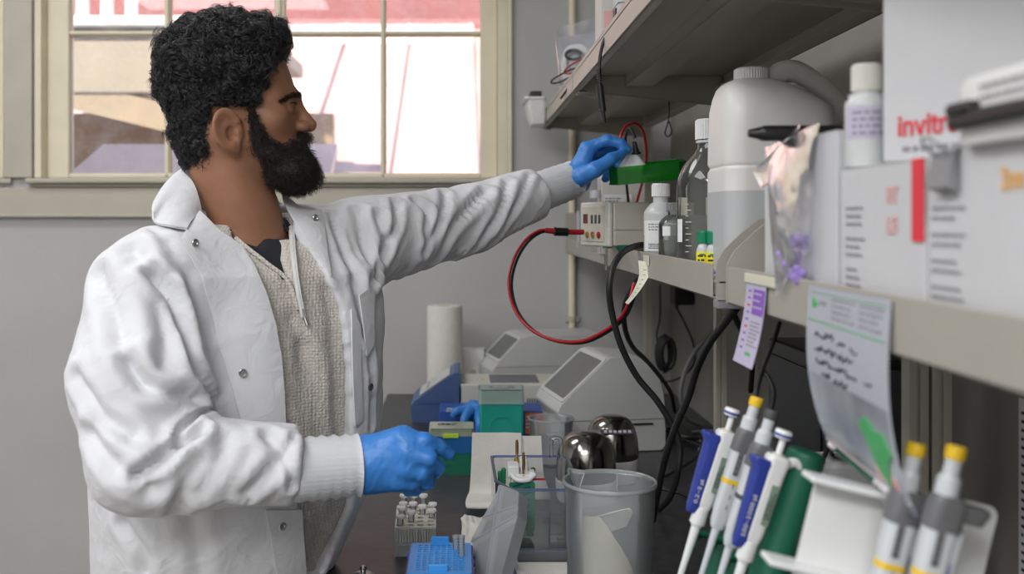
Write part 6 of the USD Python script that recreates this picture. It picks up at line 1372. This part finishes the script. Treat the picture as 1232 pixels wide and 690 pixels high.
d = smin(d, ball(ay, (.056, .044, -.026), .0225), .02)
d = smin(d, cone(ay, (.0895, .008, .0115), (.061, .0465, .009), .0095, .009), .014)
d = smax(d, -ball(ay, (.1025, .0310, -.0075), .0160), .012)
d = smin(d, ball(ay, (.0765, .0315, -.0070), .0142), .003)
d = smin(d, cone(p, (.0925, 0, .004), (.1075, 0, -.022), .0075, .0085), .010)
d = smin(d, cone(p, (.1075, 0, -.022), (.1135, 0, -.0305), .0085, .0110), .006)
d = smin(d, ell(ay, (.1020, .0125, -.0345), (.0115, .0075, .0085)), .005)
d = smax(d, -ell(ay, (.1085, .0065, -.0435), (.0055, .0032, .0045)), .002)
d = smin(d, cone(ay, (.1035, 0, -.0545), (.094, .022, -.058), .0072, .005), .006)
d = smin(d, cone(ay, (.1025, 0, -.0655), (.093, .020, -.062), .0080, .005), .006)
d = smax(d, -cone(ay, (.113, 0, -.0602), (.098, .024, -.0600), .0016, .0012), .003)
# lids: a fold above and below the opening
d = smax(d, -np.maximum(cone(ay, (.0925, .025, -.0075), (.0815, .0440, -.0080), .0040, .0034), -ball(ay, (.0765, .0315, -.0070), .0128)), .0012)
# neck (for the hair's roots; the body's own neck is joined below)
n0, n1 = to_l(N0 + V(.010, -.012, -.03)), V(-.022, 0, -.055)
d_head = d; d = smin(d, cone(p, n0, n1, .0625, .0570), .022)
# ears
def ear_field(p, s_):
    x, y, z = p; y = y * s_; c, n = math.cos(.32), math.sin(.32)
    ex_, ez_ = x + .0045, z + .050; yo = y - .0790 - (-ex_ * .50)
    u, w = ex_ * math.cos(.22) + ez_ * math.sin(.22), -ex_ * math.sin(.22) + ez_ * math.cos(.22)
    k = np.sqrt((u / .0195) ** 2 + ((w - .004) / .0285) ** 2); plate = np.maximum((k - 1) * .019, np.abs(yo) - .0035)
    ring = np.sqrt(((k - .90) * .0195) ** 2 + (yo - .0025) ** 2) - .0042
    ring = np.maximum(ring, np.minimum(u - .004, .010 - w))
    anti = np.sqrt(((np.sqrt(((u + .000) / .0125) ** 2 + ((w - .006) / .019) ** 2) - 1) * .0125) ** 2 + (yo - .0015) ** 2) - .0030
    e = smin(smin(plate, ring, .003), np.maximum(anti, u - .004), .0025)
    e = smax(e, -ell((u, yo, w), (.0035, .0035, -.003), (.0080, .0070, .0110)), .003)
    e = smin(e, ell((u, yo, w), (.004, .000, -.0255), (.0085, .0042, .0085)), .005)
    return smin(e, ell((u, yo, w), (.0135, .001, -.0045), (.0045, .0042, .0065)), .003)
e1_, e2_ = ear_field(p, -1), ear_field(p, 1); d_head = smin(smin(d_head, e1_, .006), e2_, .006); d = smin(smin(d, e1_, .006), e2_, .006)
HF.v = d.astype(np.float32); hv, hf = HF.mesh()
# the whole body as one surface: a grid fine around the head, coarse below the clothes
def axis(lo, hi, flo, fhi, fine, coarse):
    a = [np.arange(lo, flo - coarse * .6, coarse), np.arange(flo, fhi, fine), np.arange(fhi + coarse * .4, hi + coarse, coarse)]; return np.concatenate(a)
gx, gy, gz = axis(-.66, .30, -.510, -.205, .0019, .012), axis(1.15, 2.20, 1.485, 1.715, .0019, .012), axis(.0, 1.55, 1.365, 1.775, .0019, .012)
pb = np.meshgrid(gx.astype(np.float32), gy.astype(np.float32), gz.astype(np.float32), indexing='ij', sparse=True)
bd = smin(trunk(pb, W_sw - .03, B_sw - .03, .84, 1.40), cone(pb, N0 + V(.010, -.012, -.03), to_w(n1), .0625, .0570), .03)
for a, b, ra, rb in ((RS + V(.02, .01, -.01), RE, .048, .038), (RE, RW, .038, .026), (LSH - V(.02, .02, .01), LE, .046, .036), (LE, LW, .036, .025), (N0 - V(0, 0, .03), RS + V(.03, .01, 0), .045, .045), (N0 - V(0, 0, .03), LSH + V(-.03, -.01, -.01), .045, .042)): bd = smin(bd, cone(pb, a, b, ra, rb), .025)
hips = [V(-.405, 1.63, .90) + TL * s_ * .070 for s_ in (-1, 1)]; knees = [h - V(0, 0, .42) + TF * .02 for h in hips]; ankles = [h + V(0, 0, -.82) - TF * .03 for h in hips]
for h, k, a in zip(hips, knees, ankles):
    bd = smin(bd, cone(pb, h, k, .078, .052), .03); bd = smin(bd, cone(pb, k, a, .052, .038), .02); bd = smin(bd, cone(pb, a - V(0, 0, .04), a + TF * .13 - V(0, 0, .05), .032, .025), .02)
ix, iy, iz = [np.where((g > l) & (g < h))[0] for g, l, h in ((gx, -.512, -.203), (gy, 1.483, 1.717), (gz, 1.43, 1.777))]
sl = np.ix_(ix, iy, iz); W3 = np.stack(np.meshgrid(gx[ix], gy[iy], gz[iz], indexing='ij'), -1); lc = to_l(W3.reshape(-1, 3))
inb = ((lc > HF.o + .001) & (lc < HF.o + HF.h * (HF.n - 2))).all(1); HF.v = np.broadcast_to(d_head, HF.v.shape).astype(np.float32)
hdv = np.where(inb, HF.at(lc), .08).reshape(W3.shape[:3]).astype(np.float32); bd[sl] = smin(bd[sl], hdv, .022); HF.v = np.broadcast_to(d, HF.v.shape).astype(np.float32)
gv, gf = surface_nets(bd.astype(np.float32), np.zeros(3), 1.0)
for k, g in enumerate((gx, gy, gz)): gv[:, k] = np.interp(gv[:, k], np.arange(len(g)), g)
gv = relax(gv, gf, 1); gn = vnormals(gv, gf); gv = gv + gn * (.0006 * (meshkit.fbm(gv * 120, 3, 2) - .5))[:, None]
bp = mp('body', (gv, gf), 'skin', smooth=60)
# trousers and shoes
TFd = Field((-.62, 1.38, .02), (-.12, 1.90, 1.0), .008); pt = TFd.pts(); td = trunk(pt, W_sw - .02, B_sw - .016, .82, .94)
for h, k, a in zip(hips, knees, ankles): td = smin(td, cone(pt, h - V(0, 0, .04), k, .078, .062), .03); td = smin(td, cone(pt, k, a, .062, .056), .02)
TFd.v = smax(td, .075 - pt[2], .004).astype(np.float32); mp('trousers', TFd.mesh(), 'trouser_cloth')
for a in ankles:
    SF = Field(a + V(-.16, -.26, -.10), a + V(.26, .14, .06), .006); ps_ = SF.pts(); sd_ = smin(cone(ps_, a - V(0, 0, .03), a + TF * .05 - V(0, 0, .04), .046, .046), cone(ps_, a + TF * .05 - V(0, 0, .042), a + TF * .17 - V(0, 0, .050), .046, .034), .02); sd_ = smin(sd_, cone(ps_, a - TF * .05 - V(0, 0, .045), a - V(0, 0, .04), .036, .044), .02)
    SF.v = smax(sd_, .001 - ps_[2], .006).astype(np.float32); mp('shoe', SF.mesh(), 'shoe_leather')
# eyes
for s_ in (-1, 1):
    e = trimesh.creation.icosphere(3, .0127); e = mv(mf(e), (.0765, s_ * .0315, -.0070)); ey = mp('eye', (to_w(e[0]), e[1]), 'eye_white', under=bp)
    i = lathe([(0, .0130), (.003, .0129), (.0056, .0117), (.0054, .0105), (0, .0105)], 20); i = mv((i[0][:, [2, 0, 1]], i[1]), (.0765, s_ * .0315, -.0070)); i = ((i[0] - V(.0765, s_ * .0315, -.0070)) @ np.array([[math.cos(.2), -math.sin(.2), 0], [math.sin(.2), math.cos(.2), 0], [0, 0, 1]]).T + V(.0765, s_ * .0315, -.0070), i[1])
    mp('iris', (to_w(i[0]), i[1]), 'iris_brown', under=bp)

# --- hair and beard
hr = np.random.default_rng(77)
def strands(name, lists, width, m, under=None):
    path = numbered(man_.path + '/' + name); c = UsdGeom.BasisCurves.Define(stage, path); allp = np.vstack(lists) - man_.loc
    c.CreatePointsAttr(Vt.Vec3fArray.FromNumpy(allp.astype(np.float32))); c.CreateCurveVertexCountsAttr(Vt.IntArray([len(x) for x in lists])); c.CreateTypeAttr('cubic'); c.CreateBasisAttr('catmullRom'); c.CreateWrapAttr('pinned')
    wd = np.concatenate([width * np.interp(np.linspace(0, 1, len(x)), [0, .7, 1], [1, .9, .35]) for x in lists]); c.CreateWidthsAttr(Vt.FloatArray.FromNumpy(wd.astype(np.float32))); c.SetWidthsInterpolation('vertex')
    UsdShade.MaterialBindingAPI.Apply(c.GetPrim()).Bind(UsdShade.Material.Get(stage, '/World/Looks/' + m))
def hair_mask(x, y, z):
    ay_ = np.abs(y)
    front_line = .070 - np.clip(ay_ - .02, 0, .05) * .25 - np.clip(z - .03, 0, .1) * -.05
    f_top = (x < .064 + .0 * z) | (z > .098); above = z > np.where(x > .030, -.022 + (x - .030) * 2.55, np.where(x > -.034, -.014, -.098))
    return above & (x < .078) & (f_top | (z > .062))
tri = trimesh.Trimesh(hv, hf, process=False); pts, fi = trimesh.sample.sample_surface(tri, 42000, seed=5); nn = tri.face_normals[fi]
nearear = (np.abs(pts[:, 0] + .005) < .026) & (pts[:, 2] > -.085) & (pts[:, 2] < -.012)
ok = hair_mask(*pts.T) & ~nearear & (np.abs(pts[:, 1]) < .082)
hp_, hn_ = pts[ok], nn[ok]
# dark volume under the curls
vis = hair_mask(*hv.T) & ~((np.abs(hv[:, 0] + .005) < .026) & (hv[:, 2] > -.085) & (hv[:, 2] < -.014)) & (np.abs(hv[:, 1]) < .080)
HV = Field((-.16, -.125, -.13), (.125, .125, .18), .0034); ph = HV.pts()
core = smin(ell(ph, (-.010, 0, .046), (.112, .092, .092)), smin(ell(ph, (.030, 0, .078), (.056, .070, .052)), ell(ph, (-.044, 0, -.036), (.050, .064, .072)), .02), .02)
X_, Y_, Z_ = np.broadcast_arrays(*ph); G = np.stack([X_, Y_, Z_], -1)
lump = (meshkit.fbm(G.reshape(-1, 3) * 42 + 3, 2, 5).reshape(X_.shape) - .5)
core = core + .022 * lump
lim = np.where(X_ > .030, -.022 + (X_ - .030) * 2.3, np.where(X_ > -.036, -.010, -.100)); core = smax(core, lim + .004 - Z_, .006); core = smax(core, (-.120 + np.clip(-.010 - Z_, 0, 1) * .42 - X_) * .9, .010)
core = smax(core, X_ - (.078 + .02 * lump), .006); core = smax(core, np.where(Z_ < .07, X_ - .060, -1.0).astype(np.float32), .01)
core = smax(core, -ell(ph, (.0, -.085, -.046), (.024, .03, .036)), .006); core = smax(core, -ell(ph, (.0, .085, -.046), (.024, .03, .036)), .006)
HV.v = core.astype(np.float32); hvv, hvf = HV.mesh(); mp('hair', (to_w(hvv), hvf), 'hair_base', smooth=60, label='thick curly black hair')
hair_tri = trimesh.Trimesh(hvv, hvf, process=False); cur = []
def clump(o, n, R, L, turns, ns, lay):
    """A ringlet: a few strands winding together, lying along the hair's surface."""
    a = np.cross(n, hr.normal(size=3)); a /= np.linalg.norm(a); a = a + V(-.15, 0, -.5); a -= n * (a @ n); a /= np.linalg.norm(a); b = np.cross(n, a); m = int(9 * turns) + 5; t = np.linspace(0, 1, m)[:, None]; p0 = hr.uniform(0, 6.3)
    for k in range(ns):
        ph_ = p0 + hr.normal() * .35; rr = R * hr.uniform(.8, 1.15); j = hr.normal(size=3) * .0012
        cur.append(to_w(o + j + a * (L * (t - .35)) + n * (lay + rr * np.cos(6.283 * turns * t + ph_) * .75) + b * rr * np.sin(6.283 * turns * t + ph_) + hr.normal(size=3) * .002 * t))
sp, sfi = trimesh.sample.sample_surface(hair_tri, 3300, seed=8); sn_ = hair_tri.face_normals[sfi]
for o, n in zip(sp, sn_):
    if o[0] > .05 and o[2] < .05: continue
    k = np.clip((o[2] + .06) / .12, .25, 1); clump(o, n, hr.uniform(.0035, .0075) * (.45 + .55 * k), hr.uniform(.018, .036) * (.6 + .4 * k), hr.uniform(.8, 2.0), 5, .001)
for k in hr.permutation(len(hp_))[:2600]:
    o, n = hp_[k], hn_[k]; clump(o, n, .0022, hr.uniform(.010, .018), 1.0, 1, .0015)
strands('hair_curl', cur, .00075, 'hair_strand')
# beard: volume and strands
def beard_mask(x, y, z):
    ay_ = np.abs(y); line = np.interp(x, [.0, .022, .034, .048, .060, .075, .092, .115], [.004, .006, -.016, -.046, -.061, -.061, -.050, -.045])
    mouth = (x > .092) & (z > -.0665) & (z < -.0545) & (ay_ < .020)
    return (z < line) & (z > -.118) & (x > .012) & ~mouth & (x > .022 - np.minimum(z + .05, 0) * .45)
BV = Field((.0, -.09, -.150), (.150, .09, -.02), .0026); pv = BV.pts(); av = (pv[0], np.abs(pv[1]), pv[2]); hx = HF.at(np.stack([np.broadcast_to(c, BV.v.shape) for c in pv], -1).reshape(-1, 3)).reshape(BV.v.shape)
bl = smin(cone(av, (.036, .055, -.066), (.085, .034, -.100), .013, .025), smin(ell(pv, (.098, 0, -.108), (.030, .034, .026)), cone(av, (.090, .0, -.102), (.066, .030, -.106), .022, .018), .02), .02)
bl = smin(bl, cone(av, (.106, .004, -.0475), (.096, .026, -.066), .0058, .008), .006); bl = smin(bl, cone(av, (.027, .062, -.006), (.036, .057, -.062), .005, .011), .008)
XB_, YB_, ZB_ = np.broadcast_arrays(*pv); bl = bl + .010 * (meshkit.fbm(np.stack([XB_, YB_, ZB_], -1).reshape(-1, 3) * 75, 2, 3).reshape(XB_.shape) - .5)
BV.v = bl.astype(np.float32); bvv, bvf = BV.mesh(); mp('beard', (to_w(bvv), bvf), 'hair_base', label='full black beard and moustache')
bm = beard_mask(*pts.T) & (np.abs(pts[:, 1]) < .078); bpt, bnn = pts[bm], nn[bm]; cur = []
def bstrand(o, n, L, f):
    dr = n + V(.30, 0, -.55) * f + hr.normal(size=3) * .33; dr /= np.linalg.norm(dr); a = np.cross(dr, hr.normal(size=3)); a /= np.linalg.norm(a); b = np.cross(dr, a); m = 10; t = np.linspace(0, 1, m)[:, None]; tn = hr.uniform(.6, 1.6); q = hr.uniform(0, 6.3)
    return to_w(o + dr * L * t + V(.2, 0, -.3) * L * t ** 2 * .6 + hr.uniform(.0008, .0026) * np.minimum(3 * t, 1) * (np.cos(6.28 * tn * t + q) * a + np.sin(6.28 * tn * t + q) * b))
for k in hr.permutation(len(bpt))[:5200]:
    o, n = bpt[k], bnn[k]; dn = np.clip((-.045 - o[2]) / .05, 0, 1); fr_ = np.clip((o[0] - .03) / .07, 0, 1); cur.append(bstrand(o, n, hr.uniform(.006, .012) + .016 * dn * fr_ * hr.uniform(.5, 1), .4 + dn))
sp, sfi = trimesh.sample.sample_surface(trimesh.Trimesh(bvv, bvf, process=False), 6500, seed=9); sn_ = trimesh.Trimesh(bvv, bvf, process=False).face_normals[sfi]
for o, n in zip(sp, sn_): cur.append(bstrand(o - n * .002, n, hr.uniform(.006, .013), 1.0))
strands('beard_strand', cur, .00050, 'beard_strand')
# brows and lashes
for s_ in (-1, 1):
    cur = []
    for k in range(240):
        u = hr.uniform(0, 1); y = .010 + .043 * u; z = .0115 - .0125 * u ** 1.3 + .0035 * math.sin(u * 3.1) + hr.normal() * .0021; x = .1000 - .034 * u ** 1.4
        o = V(x, s_ * y, z); g = HF.normal(o[None])[0]; o = o - g * HF.at(o[None])[0]; dr = V(-.25, s_ * .9, .35 - .6 * u) + hr.normal(size=3) * .2; dr /= np.linalg.norm(dr); t = np.linspace(0, 1, 5)[:, None]; cur.append(to_w(o + g * .0008 + dr * .008 * t + g * .0015 * t * (1 - t)))
    for k in range(70):
        u = k / 69; be = s_ * (-.35 + 1.5 * u); ga = .30 + .10 * math.sin(3.1 * u); rt = V(.0765, s_ * .0315, -.0070) + .0147 * V(math.cos(be) * math.cos(ga), math.sin(be) * math.cos(ga), math.sin(ga))
        t = np.linspace(0, 1, 4)[:, None]; cur.append(to_w(rt + V(math.cos(be), math.sin(be), -.25) * .0042 * t + V(0, 0, .0022) * t ** 2))
    strands('eyebrow', cur, .00055, 'hair_strand')
